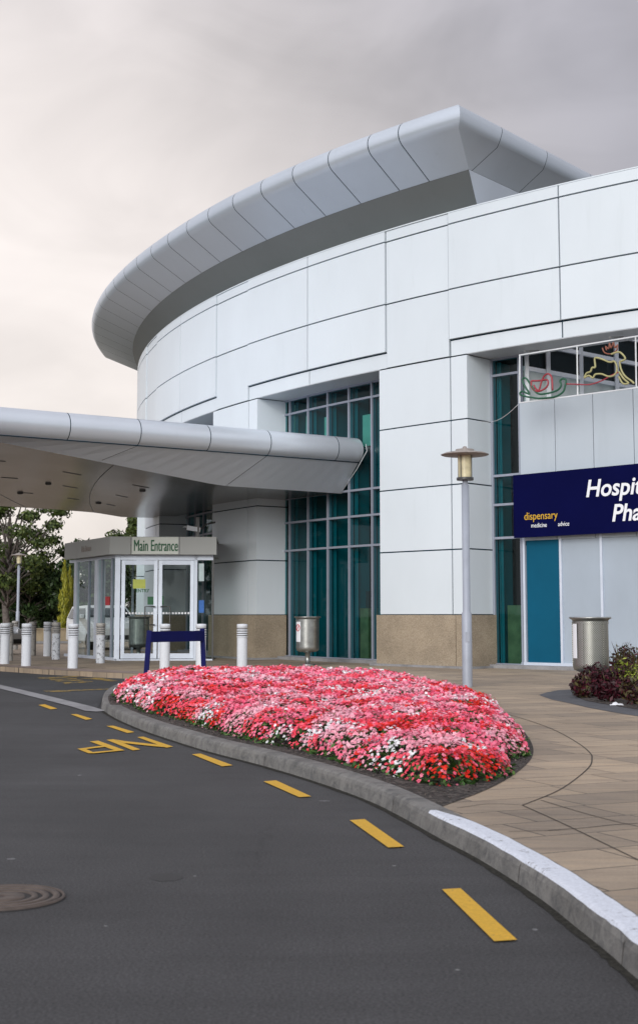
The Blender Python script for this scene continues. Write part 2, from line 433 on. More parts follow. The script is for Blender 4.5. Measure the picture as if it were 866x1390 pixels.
# raised paving of the forecourt (one slab)
edge = [Vector((-70, 33, 0)), Vector((-30, 33.2, 0))] + [gnd(x, y, PAVE) for x, y in ((-120, 902), (0, 905), (60, 909), (140, 913), (200, 915.5), (250, 917))]
outl = [Vector((p.x, p.y, PAVE)) for p in edge] + [Vector((p.x, p.y, PAVE)) for p in kin[1:]]
outl += [Vector((40, outl[-1].y, PAVE)), Vector((44, 100, PAVE)), Vector((-70, 100, PAVE))]
from mathutils.geometry import tessellate_polygon
p = MB(); tri = tessellate_polygon([outl]); p.add(outl, [t if (outl[t[1]] - outl[t[0]]).cross(outl[t[2]] - outl[t[0]]).z > 0 else t[::-1] for t in tri])
n_e = len(edge)
for i in range(n_e):
    a, b = outl[i], outl[i + 1]; p.quad(Vector((a.x, a.y, -.01)), Vector((b.x, b.y, -.01)), b, a)
tag(p.build('pavement', M['paving']), kind='structure')
# pale edging strip of the far pavement
def strip(pts, w0, w1, z, mat, name, kind='structure'):
    a = offset_line(pts, w0); b = offset_line(pts, w1); s = MB()
    s.loft([[Vector((u.x, u.y, z)), Vector((v.x, v.y, z))] for u, v in zip(a, b)], smooth=False)
    return tag(s.build(name, mat), kind=kind)
strip(edge, .03, .75, PAVE + .004, M['pink_concrete'], 'pavement_edging')
strip([gnd(x, y, 0) for x, y in ((-60, 919), (0, 933), (60, 947.5), (110, 960), (128, 965.5), (141, 966.5))], -.14, .14, .010, M['concrete'], 'drain_strip')
# darker asphalt of the drop-off bay
b = MB(); pts = [gnd(x, y, 0) for x, y in ((-60, 919), (0, 933), (60, 947.5), (110, 960), (132, 964), (139, 950), (150, 938), (175, 930), (215, 922), (250, 919), (240, 916), (140, 914), (60, 910), (0, 906), (-120, 903))]
pts = [Vector((q.x, q.y, .005)) for q in pts]; tri = tessellate_polygon([pts])
b.add(pts, [t if (pts[t[1]] - pts[t[0]]).cross(pts[t[2]] - pts[t[0]]).z > 0 else t[::-1] for t in tri])
tag(b.build('drop_off_bay', M['asphalt_dark']), kind='structure')

# paving joints
def groove(pts, w, name='paving_joint'):
    P = catmull([gnd(x, y, PAVE) for x, y in pts], 8); return strip(P, -w / 2, w / 2, PAVE + .003, M['slate_line'], name)
M['slate_line'] = simple('joint_dirt', (.045, .036, .028), .9)
groove([(560, 949), (620, 955), (664, 964.5), (709, 976), (751, 991), (785, 1009.7), (801, 1023), (803.5, 1031), (800, 1041.7), (781, 1058.6), (754.6, 1075.5), (709, 1094)], .011)
groove([(709, 1094), (760, 1117), (810, 1141), (900, 1185)], .009)
groove([(734, 1087), (790, 1104), (840, 1117), (900, 1130)], .008)
groove([(620, 1098), (665, 1092), (709, 1094)], .007)
groove([(744, 1128), (790, 1125), (840, 1120), (900, 1117)], .010)
groove([(690, 1130), (760, 1128)], .008)
# kerb section joints
kj = MB()
for q in range(44, len(line) - 6, 17):
    a0, a1, a2 = offset_line(line, -.001)[q], offset_line(line, .04)[q], offset_line(line, .166)[q]
    t = (line[q + 1] - line[q]).normalized() * .003
    for (u, zu), (v, zv) in (((a0, 0.0), (offset_line(line, .010)[q], .09)), ((offset_line(line, .010)[q], .09), (a1, PAVE + .0045)), ((a1, PAVE + .0045), (a2, PAVE + .0065))):
        kj.quad(Vector((u.x, u.y, zu)) - t, Vector((u.x, u.y, zu)) + t, Vector((v.x, v.y, zv)) + t, Vector((v.x, v.y, zv)) - t)
tag(kj.build('kerb_joint', M['slate_line']), kind='structure')

# slate border round the shrub bed
sp = [(731.5, 944), (742, 940.5), (758, 937.5), (786, 936), (830, 935), (900, 938), (950, 960), (930, 984), (866, 973), (828.7, 966.8), (800, 961.5), (772, 955), (748, 950)]
s = MB(); pts = [gnd(x, y, PAVE) + Vector((0, 0, .004)) for x, y in sp]; s.poly(pts[::-1]); tag(s.build('slate_border', M['slate']), kind='structure')

# grit gathered in the gutter
ga_, gb_ = offset_line(foot, -.001), offset_line(foot, -.05); gt = MB(); rg = random.Random(12)
gt.loft([[Vector((v.x, v.y, .0035)).lerp(Vector((u.x, u.y, .0035)), rg.uniform(.05, .35)), Vector((u.x, u.y, .006))] for u, v in zip(ga_, gb_)], smooth=False)
tag(gt.build('gutter_grit', simple('gutter_grit', (.030, .029, .024), .95, 0, .6, 40, .2, .6, 90)), kind='structure')
# road markings
def mark(polys, name, mat, z=.008):
    s = MB()
    for pl in polys:
        w = [gnd(x, y, 0) + Vector((0, 0, z)) for x, y in pl]; s.poly(w)
    o = s.build(name, mat, recalc=True)
    for pg in o.data.polygons:
        if pg.normal.z < 0: pg.flip()
    return tag(o, kind='structure')
dashes = [[(600, 1210), (625, 1208.5), (702, 1279), (671, 1281)], [(474.7, 1115.5), (495, 1114), (548.5, 1151.6), (527, 1152.8)],
          [(357.7, 1062.5), (374.6, 1061), (422.5, 1083), (406, 1084)], [(260.6, 1025.5), (272, 1024.4), (316, 1040.4), (301.5, 1042)],
          [(144.5, 986.7), (154, 986.3), (182.6, 995), (173, 996.4)], [(96, 970.8), (104, 970.4), (125.4, 977), (116.7, 978.4)], [(52, 958), (60.6, 957), (78, 963), (69, 964)]]
for q in dashes: mark([q], 'road_dash', M['yellow'])
def npx(L): return [(90 + x / 5.4125, 985 + y / 5.4125) for x, y in L]
mark([npx([(520, 92), (565, 88), (785, 162), (735, 170)]), npx([(295, 112), (345, 107), (545, 183), (490, 190)])], 'road_lettering', M['yellow'])
mark([npx([(352, 109), (430, 122), (690, 150), (735, 168), (640, 160), (420, 136)])], 'road_lettering', M['yellow'], .0095)
mark([npx([(172, 124), (235, 118), (432, 190), (370, 195)]), npx([(80, 178), (130, 173), (205, 207), (165, 212)])], 'road_lettering', M['yellow'])
mark([npx([(104, 176), (258, 157), (283, 165), (124, 184)]), npx([(165, 212), (160, 206), (375, 188), (432, 190), (205, 212.5)])], 'road_lettering', M['yellow'], .0095)
def fpx(L): return [(40 + x / 5.4125, 905 + y / 5.4125) for x, y in L]
mark([fpx([(50, 88), (70, 85), (430, 70), (440, 75), (100, 95)]), fpx([(140, 99), (345, 88), (355, 94), (160, 105)]), fpx([(180, 108), (380, 99), (400, 106), (210, 114)]),
      fpx([(235, 122), (440, 109), (470, 115), (265, 132)]), fpx([(360, 92), (500, 84), (655, 108), (600, 112), (440, 96)]), fpx([(100, 183), (180, 181), (610, 166), (612, 170), (200, 191), (120, 190)])], 'bay_lettering', M['yellow_old'], .010)
# oil stain, patches
def blot(cx, cy, rx, ry, mat, name, z=.0015, n=22, seed=1):
    rr = random.Random(seed); c = gnd(cx, cy, 0); ex = (gnd(cx + rx, cy, 0) - c).length; ey = (gnd(cx, cy - ry, 0) - c).length
    s = MB(); s.poly([c + Vector((ex * math.cos(a) * (1 + rr.uniform(-.06, .06)), ey * math.sin(a) * (1 + rr.uniform(-.06, .06)), z)) for a in [2 * math.pi * k / n for k in range(n)]])
    return tag(s.build(name, mat), kind='structure')
M['oil'] = simple('oil_stain', (.020, .020, .021), .6, 0, .2, 30)
M['chalk'] = simple('pale_scuff', (.17, .17, .175), .9, 0, .4, 40)
blot(226, 1191.5, 23, 5.5, M['oil'], 'oil_stain', seed=2)
for i, (x, y, rx, ry) in enumerate(((108, 1053, 2.5, .8), (15, 1167, 6, 1.0), (440, 1088, 8, .5), (726, 1263, 4, 1.3))):
    blot(x, y, rx, ry, M['chalk'], 'pale_scuff', .0015, 10, i)
# manhole cover: real rings
mc = gnd(4.5, 1221, 0); mh = empty('manhole_cover', (mc.x, mc.y, 0)); tag(mh, 'round cast iron manhole cover with raised rings set in the asphalt', 'manhole cover')
s = MB(); RR = .292
M['iron'] = simple('cast_iron', (.10, .078, .066), .6, .3, .3, 14); M['iron_dark'] = simple('iron_groove', (.03, .027, .026), .8)
s.lathe([(RR, .001), (RR, .006), (.05, .0062)], 48); s.build('cover_plate', M['iron_dark'], mh)
s = MB()
for a0, a1 in ((.95, 1.0), (.80, .915), (.63, .74), (.455, .56), (.02, .35)):
    s.lathe([(RR * a0, .006), (RR * a0 + .003, .013), (RR * a1 - .003, .013), (RR * a1, .006)], 48)
s.build('ring', M['iron'], mh)

# ---------------------------------------------------------------- FLOWER BED
bed_px = [(150, 957), (147, 950), (150, 943), (172, 934), (215, 927), (300, 924), (400, 925), (480, 928), (560, 934), (620, 946), (668, 962), (700, 982), (718, 1003), (724, 1020), (717, 1036), (690, 1057.5), (653, 1076), (606, 1093.5)]
bed = [gnd(x, y, PAVE) for x, y in bed_px]
iend = min(range(len(kin)), key=lambda i: (Vector((kin[i].x, kin[i].y, PAVE)) - bed[-1]).length)
i0 = min(range(len(kin)), key=lambda i: (Vector((kin[i].x, kin[i].y, PAVE)) - bed[0]).length)
bed = catmull(bed, 5)
bpoly = [Vector((q.x, q.y, PAVE)) for q in bed] + [Vector((kin[i].x, kin[i].y, PAVE)) for i in range(iend, i0, -1)]
BP = np.array([(q.x, q.y) for q in bpoly])
def inside(P, poly):
    x, y = P[:, 0], P[:, 1]; r = np.zeros(len(P), bool); n = len(poly); j = n - 1
    for i in range(n):
        xi, yi = poly[i]; xj, yj = poly[j]
        c = ((yi > y) != (yj > y)) & (x < (xj - xi) * (y - yi) / (yj - yi + 1e-12) + xi)
        r ^= c; j = i
    return r
def edist(P, poly):
    a = poly; b = np.roll(poly, -1, 0); best = np.full(len(P), 1e9)
    for i in range(len(a)):
        ab = b[i] - a[i]; L = (ab ** 2).sum() + 1e-12
        t = np.clip(((P - a[i]) @ ab) / L, 0, 1); dd = np.hypot(*(P - a[i] - t[:, None] * ab).T); best = np.minimum(best, dd)
    return best
lo, hi = BP.min(0), BP.max(0)
step = .12
gx = np.arange(lo[0], hi[0] + step, step); gy = np.arange(lo[1], hi[1] + step, step)
GX, GY = np.meshgrid(gx, gy, indexing='ij'); GP = np.stack([GX.ravel(), GY.ravel()], 1)
ins = inside(GP, BP).reshape(GX.shape); ed = edist(GP, BP).reshape(GX.shape)
def soil_h(d): return PAVE + .008 + .05 * (1 - np.exp(-d / .5))
sb = MB(); idx = -np.ones(GX.shape, int); vs = []
okk = ins | (ed < .09)
for i in range(GX.shape[0]):
    for j in range(GX.shape[1]):
        if okk[i, j]:
            idx[i, j] = len(vs); z = soil_h(ed[i, j]) if ins[i, j] else PAVE + .002
            vs.append((GX[i, j], GY[i, j], z))
fs = []
for i in range(GX.shape[0] - 1):
    for j in range(GX.shape[1] - 1):
        q = [idx[i, j], idx[i + 1, j], idx[i + 1, j + 1], idx[i, j + 1]]
        if min(q) >= 0 and (ins[i, j] + ins[i + 1, j] + ins[i + 1, j + 1] + ins[i, j + 1]) >= 4: fs.append(tuple(q))
sb.add(vs, fs, 0, True)
# exact outline sheet beneath, so that the border is clean
pts = [Vector((q[0], q[1], PAVE + .004)) for q in BP]; tri = tessellate_polygon([pts])
sb.add(pts, [t if (pts[t[1]] - pts[t[0]]).cross(pts[t[2]] - pts[t[0]]).z > 0 else t[::-1] for t in tri])
tag(sb.build('bed_soil', M['soil']), kind='structure')

def np_mesh(name, V, quads, mi, mats, parent=None):
    me = bpy.data.meshes.new(name); nf = len(quads)
    me.vertices.add(len(V)); me.vertices.foreach_set('co', V.astype(np.float32).ravel())
    me.loops.add(nf * 4); me.loops.foreach_set('vertex_index', quads.astype(np.int32).ravel())
    me.polygons.add(nf); me.polygons.foreach_set('loop_start', np.arange(0, nf * 4, 4, dtype=np.int32)); me.polygons.foreach_set('loop_total', np.full(nf, 4, np.int32))
    for m in mats: me.materials.append(m)
    me.polygons.foreach_set('material_index', mi.astype(np.int32)); me.update(calc_edges=True); me.validate()
    o = bpy.data.objects.new(name, me); COL.objects.link(o)
    if parent: o.parent = parent
    return o
def frames(N):
    """orthonormal frames from normals, random spin"""
    h = np.where(np.abs(N[:, 2:3]) < .9, np.array([[0, 0, 1.]]), np.array([[1., 0, 0]]))
    X = np.cross(N, h); X /= np.linalg.norm(X, axis=1, keepdims=True); Y = np.cross(N, X)
    a = rng.uniform(0, 2 * np.pi, len(N))[:, None]
    return X * np.cos(a) + Y * np.sin(a), -X * np.sin(a) + Y * np.cos(a)
def vnoise(P, scale, seed):
    r = np.random.default_rng(seed); out = np.zeros(len(P))
    for k in range(7):
        kx, ky = r.normal(size=2) * scale; out += np.sin(P[:, 0] * kx + P[:, 1] * ky + r.uniform(0, 6.28))
    return out / 7 * 1.9
# scatter
area = (hi - lo).prod(); NF = 1700
P = rng.uniform(lo, hi, (int(area * NF), 2)); P = P[inside(P, BP)]; D = edist(P, BP)
KL = np.array([(kin[i].x, kin[i].y) for i in range(i0, iend + 1)])
def kdist(P):
    best = np.full(len(P), 1e9)
    for i in range(len(KL) - 1):
        ab = KL[i + 1] - KL[i]; L = (ab ** 2).sum() + 1e-12; t = np.clip(((P - KL[i]) @ ab) / L, 0, 1)
        best = np.minimum(best, np.hypot(*(P - KL[i] - t[:, None] * ab).T))
    return best
tipv = np.array(gnd(612, 1090, PAVE))[:2]
margin = lambda P: .09 + .07 * vnoise(P, 3.2, 5) + .50 * np.exp(-(np.hypot(*(P - tipv).T) / .70) ** 2) + .10 * np.exp(-(kdist(P) / .40) ** 2)
d_in = D - margin(P); keep = d_in > 0; P, d_in = P[keep], d_in[keep]
# far from the camera fewer, bigger flowers
dist = np.hypot(P[:, 0], P[:, 1]); sc_f = np.clip(dist / 15, 1, 1.5)
keep = rng.uniform(size=len(P)) < 1 / sc_f ** 2; P, d_in, sc_f = P[keep], d_in[keep], sc_f[keep]
lump = .04 * vnoise(P, 5.0, 11) + .03 * vnoise(P, 12, 12)
def fh(P, d_in, lump): return soil_h(d_in + .2) + .055 + (.165 + lump) * (1 - np.exp(-np.maximum(d_in, 0) / .13))
H = fh(P, d_in, lump)
gap = vnoise(P, 16, 21) + .5 * vnoise(P, 34, 22)
keep = gap > -.68; P, d_in, sc_f, lump, H, = P[keep], d_in[keep], sc_f[keep], lump[keep], H[keep]
n = len(P)
# slope of the mound for orientation: face outwards near the edge
eps = .03
gxn = (edist(P + [eps, 0], BP) - edist(P - [eps, 0], BP)) / (2 * eps); gyn = (edist(P + [0, eps], BP) - edist(P - [0, eps], BP)) / (2 * eps)
w = np.exp(-d_in / .22)
edge_front = w * rng.uniform(0, 1, n)
Z = H - edge_front * rng.uniform(0, .18, n) * (1) + rng.normal(0, .012, n)
N = np.stack([-gxn * w * 1.1, -gyn * w * 1.1, np.ones(n)], 1) + rng.normal(0, .42, (n, 3)); N[:, 1] -= .25
N[:, 2] = np.abs(N[:, 2]) + .1; N /= np.linalg.norm(N, axis=1, keepdims=True)
X, Y = frames(N); C = np.stack([P[:, 0], P[:, 1], Z], 1)
rad = rng.uniform(.0145, .0215, n) * sc_f
V = np.zeros((n, 16, 3)); V[:, 0] = C - N * .003
Q = []
for k in range(5):
    a = 2 * np.pi * k / 5; da = .56
    jit = 1 + rng.normal(0, .08, n)[:, None]
    for m_, (ang, rr_, up) in enumerate(((a - da, .72, .10), (a, 1.0, .02), (a + da, .72, .10))):
        V[:, 1 + 3 * k + m_] = C + (X * math.cos(ang) + Y * math.sin(ang)) * (rad[:, None] * rr_ * jit) + N * (rad[:, None] * (up + .12 * (k % 2)))
    Q.append((0, 1 + 3 * k, 2 + 3 * k, 3 + 3 * k))
Q = (np.arange(n)[:, None, None] * 16 + np.array(Q)[None]).reshape(-1, 4)
# colour drifts: each plant has its own colour (plants about 25 cm apart), with broad drifts
cell = .36
ci = np.floor(P / cell + .45 * np.stack([vnoise(P, 6, 31), vnoise(P, 6, 32)], 1)).astype(int)
hsh = (np.sin(ci[:, 0] * 127.1 + ci[:, 1] * 311.7) * 43758.5453) % 1.0
broad = .26 * vnoise(P, 1.6, 41)
u = (hsh + broad + rng.normal(0, .035, n)) % 1.0
colr = np.digitize(u, [.29, .38, .62, .83, .945])     # coral red, scarlet, rose pink, pale pink, ... white
M_f = [petal_mat('petal_coral', (.78, .045, .085), (.86, .08, .13), (.88, .16, .22)),
       petal_mat('petal_scarlet', (.60, .012, .010), (.72, .022, .015), (.80, .05, .02)),
       petal_mat('petal_rose', (.84, .10, .20), (.88, .17, .28), (.88, .27, .38)),
       petal_mat('petal_pale', (.84, .26, .36), (.86, .36, .45), (.86, .48, .55)),
       petal_mat('petal_blush', (.84, .36, .48), (.86, .50, .58), (.84, .30, .40)),
       petal_mat('petal_white', (.80, .82, .84), (.84, .84, .86), (.80, .80, .82))]
wp_ = vnoise(P * [1.0, .55], 2.6, 77) + .35 * vnoise(P, 14, 78); colr = np.where((wp_ > 1.40) & (rng.uniform(size=n) < .8), 5, colr)
rp_ = vnoise(P * [1.0, .55], 2.2, 79); colr = np.where((rp_ > 1.15) & (rng.uniform(size=n) < .5), 1, colr)
FM = np.repeat(colr, 5)
np_mesh('bedding_flowers', V.reshape(-1, 3), Q, FM, M_f)
tag(bpy.data.objects['bedding_flowers'], 'dense drifts of red, coral, pink and white bedding flowers filling the kerbside bed', 'flowers', kind='stuff')
# foliage underneath
nl = int(n * .8); pick = rng.integers(0, n, nl); PL = P[pick] + rng.normal(0, .03, (nl, 2)); dl = edist(PL, BP) - margin(PL)
k2 = (dl > -.05) & inside(PL, BP); PL, dl = PL[k2], dl[k2]; nl = len(PL)
lz = fh(PL, dl, 0.05 * vnoise(PL, 5.0, 11) + .03 * vnoise(PL, 12, 12)) - .025 - rng.uniform(0, .16, nl) * np.where(dl < .35, 1.0, .35)
lz = np.maximum(lz, soil_h(np.maximum(dl, 0)) + .01)
NL = rng.normal(0, .6, (nl, 3)); NL[:, 2] = np.abs(NL[:, 2]) + .6; NL /= np.linalg.norm(NL, axis=1, keepdims=True)
X, Y = frames(NL); CL = np.stack([PL[:, 0], PL[:, 1], lz], 1); rl = (rng.uniform(.022, .038, nl))[:, None]
VL = np.stack([CL - X * rl, CL - Y * rl * .5, CL + X * rl * 1.1 - NL * rl * .2, CL + Y * rl * .5], 1)
QL = np.arange(nl * 4).reshape(-1, 4)
M['bed_leaf'] = leaf_mat('bedding_leaf', [(.02, .06, .015), (.05, .12, .025), (.10, .19, .04)])
np_mesh('bedding_foliage', VL.reshape(-1, 3), QL, np.zeros(nl), [M['bed_leaf']])
tag(bpy.data.objects['bedding_foliage'], 'green leaves underneath the mass of bedding flowers', 'foliage', kind='stuff')
# clods and bark chips on the bare soil
nc = 9000; PC = rng.uniform(lo, hi, (nc * 3, 2)); PC = PC[inside(PC, BP)]; dc = edist(PC, BP); kk = (dc < .9) & (dc > .02); PC, dc = PC[kk], dc[kk]; nc = len(PC)
NC = rng.normal(0, .5, (nc, 3)); NC[:, 2] = np.abs(NC[:, 2]) + .4; NC /= np.linalg.norm(NC, axis=1, keepdims=True); X, Y = frames(NC)
CC = np.stack([PC[:, 0], PC[:, 1], soil_h(dc) + .006], 1); rl = rng.uniform(.004, .014, nc)[:, None]
VC = np.stack([CC - X * rl, CC - Y * rl * .6, CC + X * rl, CC + Y * rl * .6], 1)
np_mesh('bark_chips', VC.reshape(-1, 3), np.arange(nc * 4).reshape(-1, 4), np.zeros(nc), [leaf_mat('bark_chip', [(.012, .01, .009), (.05, .04, .033), (.17, .14, .12)], .9)])
tag(bpy.data.objects['bark_chips'], 'dark bark chips on the bare soil of the flower bed', 'mulch', kind='stuff')

# ---------------------------------------------------------------- THE ROUND BUILDING
BLD = empty('hospital_building', (DC[0], DC[1], 0))
tag(BLD, 'round two storey building clad in white panels with overhanging silver roof edge', 'building')
def bp_(mb, name, mat, parent=BLD, **k):
    o = mb.build(name, mat, None, **k); return rel(BLD, o) if parent is BLD else rel_sub(parent, o)
def rel_sub(parent, o):
    return rel(parent, o)
CEN = [-136.59 + 13.18 * 2, -136.59 + 13.18, -136.59, -136.59 - 13.18, -136.59 - 26.36, -136.59 - 39.54, -136.59 - 52.72]
SEAM = 1.65; GA = .022 * .55; J = .020    # joints
def ga(w, r=36.45): return math.degrees(w / r)
ZR = [7.98, 9.22, 10.84, 11.13]
top_panels = MB()
def panel(mb, a0, a1, z0, z1, ro, th=.05, j=.019):
    jj = ga(j); mb.arc(a0 + jj, a1 - jj, ro, ro - th, z0 + j, z1 - j)
wp = MB(); hp = MB()
for c in CEN:   # narrow panels above the pillars
    for z0, z1 in ((7.57, 9.22), (9.22, 10.84), (10.84, 11.13)):
        panel(wp, c - SEAM, c + SEAM, z0, z1, 36.475, .06)
for ca, cb in zip(CEN[:-1], CEN[1:]):
    a1, a0 = ca - SEAM, cb + SEAM; mid = (a0 + a1) / 2
    for s0, s1 in ((a0, mid), (mid, a1)):
        for z0, z1 in ((7.98, 9.22), (9.22, 10.84), (10.84, 11.13)): panel(wp, s0, s1, z0, z1, 36.51, .09)
        panel(hp, s0, s1, 7.57, 7.975, 36.44)
    bp_(hp, 'header_band', M['panel']); hp = MB()
bp_(wp, 'wall', M['panel'])
bk = MB(); bk.arc(-190, -108, 36.405, 36.0, 7.60, 11.11, step=1); bp_(bk, 'wall_backing', M['joint'])
cap = MB(); cap.arc(-190, -108, 36.505, 36.0, 11.122, 11.15, step=1); bp_(cap, 'parapet_cap', M['panel'])
rf = MB(); rf.arc(-250, -133.2, 36.0, 30.0, 10.95, 11.05, step=2); rf.arc(-120, -90, 36.0, 30.0, 10.95, 11.05, step=2); rf.arc(-250, -90, 28.0, 2.0, 10.95, 11.05, step=2); bp_(rf, 'roof', M['wing_under'])  # sector left open as an unseen light well added to brighten the clerestory
rw = MB(); rw.arc(-108, 170, 36.3, 36.0, 0, 11.1, step=3); bp_(rw, 'rear_wall', M['panel'])

GR = 35.5
CENP = list(CEN); CENP[1] += 3.2      # the pharmacy bay is wider
PIL = [(c + .17 - 2.27, c + .17 + 2.27) for c in CENP]
for i, (a0, a1) in enumerate(PIL):
    pm = MB(); c = CENP[i]
    zs = [1.372, 2.92, 4.47, 6.02, 7.57]
    for z0, z1 in zip(zs[:-1], zs[1:]):
        jj = ga(.018)
        pm.arc(a0, c + SEAM - jj, 36.45, GR - .05, z0 + .016, z1 - .016)
        pm.arc(c + SEAM + jj, a1, 36.45, GR - .05, z0 + .016, z1 - .016)
    po = bp_(pm, 'pillar', M['panel'])
    co = MB(); co.arc(a0 + .06, a1 - .06, 36.41, GR - .02, 1.3, 7.57); bp_(co, 'core', M['joint'], po)
    pl = MB(); pl.arc(a0 - .10, a1 + .02 - SEAM * .36, 36.53, GR + .0, PAVE, 1.368, step=.6)
    pl.arc(a1 + .02 - SEAM * .36 + .03, a1 + .11, 36.53, GR + .0, PAVE, 1.368, step=.6)
    bp_(pl, 'plinth', M['stone'], po)
    ft = MB(); ft.arc(a0 - .3, a1 + .3, 36.66, GR, PAVE, PAVE + .05); bp_(ft, 'footing', M['concrete'], po)

MULL0 = -140.75; MS = 1.53
TZ = [PAVE + .08, 3.2, 4.0, 4.7, 7.15, 7.55]
def curtain(a0, a1, mulls, trans, name='window'):
    fr = MB()
    for a in mulls:
        if a0 < a < a1: w = ga(.027); fr.arc(a - w, a + w, GR + .05, GR - .10, PAVE, 7.565, step=1)
    for z in trans: fr.arc(a0, a1, GR + .042, GR - .09, z - .028, z + .028, step=.5)
    fo = bp_(fr, name, M['frame'])
    gl = MB(); n = max(1, int((a1 - a0) / .51))
    edges = [a0] + [a for a in sorted(mulls) if a0 < a < a1] + [a1]
    for e0, e1 in zip(edges[:-1], edges[1:]):
        for z0, z1 in zip(trans[:-1], trans[1:]):
            gl.quad(pol(e0, GR, z0), pol(e1, GR, z0), pol(e1, GR, z1), pol(e0, GR, z1))
    bp_(gl, 'pane', M['glass'], fo)
    fi = MB()
    for a in mulls:
        if a0 - .5 < a < a1 - .3: fi.arc(a + ga(.05), a + ga(.075), GR - .12, GR - .62, PAVE, 7.5, step=1)
        if a0 < a < a1 - .3: fi.arc(a + ga(.04), a + ga(.15), GR - .16, GR - .17, PAVE, 7.5, step=1)
    bp_(fi, 'fin', M['fin'], fo)
    return fo
for i in range(2, len(PIL) - 1):
    hi_, lo_ = PIL[i][0], PIL[i + 1][1]
    off = -13.18 * (i - 2)
    mulls = [MULL0 + off + 1.53 - MS * k for k in range(8)]
    curtain(lo_ - .05, hi_ + .05, mulls, TZ)
# header soffits
so = MB()
for (a0, a1), (b0, b1) in zip(PIL[:-1], PIL[1:]): so = MB(); so.arc(b1, a0, 36.43, GR - .2, 7.572, 7.60); bp_(so, 'header_soffit', M['reveal'])
# kerb upstand along the glass
ks = MB()
for (a0, a1), (b0, b1) in zip(PIL[:-1], PIL[1:]): ks = MB(); ks.arc(b1, a0, GR + .30, GR - .3, PAVE, PAVE + .085); bp_(ks, 'sill', M['concrete'])

# ---- pharmacy bay (right of the right-hand pillar)
SA = PIL[2][1]; EA = PIL[1][0]; IA = -132.76
curtain(SA - .05, IA, [SA + .06, IA - .04], [PAVE + .08, 3.2, 4.0, 4.7, 7.15, 7.55])
inf = MB(); zt = 6.42
IS = [IA, -131.2, -129.6, -128.0, -126.4, -124.8, EA]
for s0, s1 in zip(IS[:-1], IS[1:]): panel(inf, s0, s1, 3.1, zt, GR + .06, .06, .008)
io = bp_(inf, 'infill_panel', M['pale_panel'])
infb = MB(); infb.arc(IA + .02, EA, GR, GR - .15, 3.0, zt - .02); bp_(infb, 'infill_backing', M['joint'])
lw = MB(); lw.arc(-132.60, -131.12, GR + .01, GR - .08, PAVE + .12, 3.2); bp_(lw, 'teal_infill', M['teal_panel'])
lw = MB(); lw.arc(-131.12, EA, GR + .012, GR - .08, PAVE + .12, 3.2); bp_(lw, 'grey_infill', M['grey_panel'])
ml = MB()
for a in (-132.68, -131.08, -129.40, -127.75, -126.1, -124.4): ml.arc(a - ga(.03), a + ga(.03), GR + .06, GR - .05, PAVE + .08, 3.2)
ml.arc(IA - .1, EA, GR + .05, GR - .05, PAVE + .085, PAVE + .15)
bp_(ml, 'infill_mullion', M['door_frame'])
# clerestory windows set back behind the parapet, on a wall that runs away to the right
cw = MB(); A = Vector((4.94, 31.65, 0)); T = Vector((.76, .64, 0)).normalized(); Nn = Vector((T.y, -T.x, 0))
def cwp(u, z): return A + T * u + Vector((0, 0, z))
def u_at(px):
    d = ray(px, 500); k = d.x / d.y; return (k * A.y - A.x) / (T.x - k * T.y)
zt0, zt1 = 6.3, 7.57
ups = [(u_at(711), u_at(717.6)), (u_at(737), u_at(749)), (u_at(785.7), u_at(791)), (u_at(830), u_at(841)), (u_at(880), u_at(892))]
for u0, u1 in ups: cw.beam(cwp((u0 + u1) / 2, 5.6), cwp((u0 + u1) / 2, 8.6), u1 - u0, .10)
for z in (7.31, 7.95, 8.6): cw.beam(cwp(ups[0][0], z), cwp(6.5, z), .11, .10)
cf = bp_(cw, 'window', M['white_frame'])
cg = MB(); cg.quad(cwp(0, 7.3) - Nn * .02, cwp(7, 7.3) - Nn * .02, cwp(7, 8.6) - Nn * .02, cwp(0, 8.6) - Nn * .02); bp_(cg, 'pane', M['car_glass'], cf)
cg = MB(); cg.quad(cwp(0, 5.5) - Nn * .01, cwp(7, 5.5) - Nn * .01, cwp(7, 7.3) - Nn * .01, cwp(0, 7.3) - Nn * .01); cg.quad(cwp(0, 8.6) - Nn * .01, cwp(7, 8.6) - Nn * .01, cwp(7, 10.95) - Nn * .01, cwp(0, 10.95) - Nn * .01); bp_(cg, 'spandrel', M['mint_panel'], cf)
sf = MB(); sf.poly([pol(IA, 35.35, 6.2), pol(-127, 35.35, 6.2), pol(-121, 35.35, 6.2), cwp(7, 6.2), cwp(0, 6.2)]); bp_(sf, 'bounce_floor', M['pale_panel'])  # pale unseen floor added to bounce light onto the window wall

# ---- interior seen through the tinted glass
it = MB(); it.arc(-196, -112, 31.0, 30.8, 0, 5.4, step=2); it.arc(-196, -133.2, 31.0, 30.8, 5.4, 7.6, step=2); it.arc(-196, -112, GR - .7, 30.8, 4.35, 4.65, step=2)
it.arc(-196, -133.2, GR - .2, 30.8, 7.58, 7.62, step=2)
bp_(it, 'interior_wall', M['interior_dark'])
fl = MB(); fl.arc(-196, -112, GR - .05, 30.8, .02, PAVE + .01, step=2); bp_(fl, 'interior_floor', M['interior_floor'])
ic = MB()
for a, z0, z1, w in ((-141.45, 5.0, 6.75, .75), (-144.45, 5.0, 6.9, .32), (-145.95, 5.0, 7.05, .30), (-147.2, 5.0, 7.45, .5)): ic = MB(); ic.arc(a - w / 2, a + w / 2, 35.28, 35.22, z0 + .9, z1); bp_(ic, 'lit_wall_plate', M['interior_beige'])  # thin beige plates added behind the glass to imitate lit interior walls
co = MB(); co.arc(-142.0, -141.45, 35.3, 34.6, PAVE, 1.55); bp_(co, 'interior_counter', M['interior_wood'])
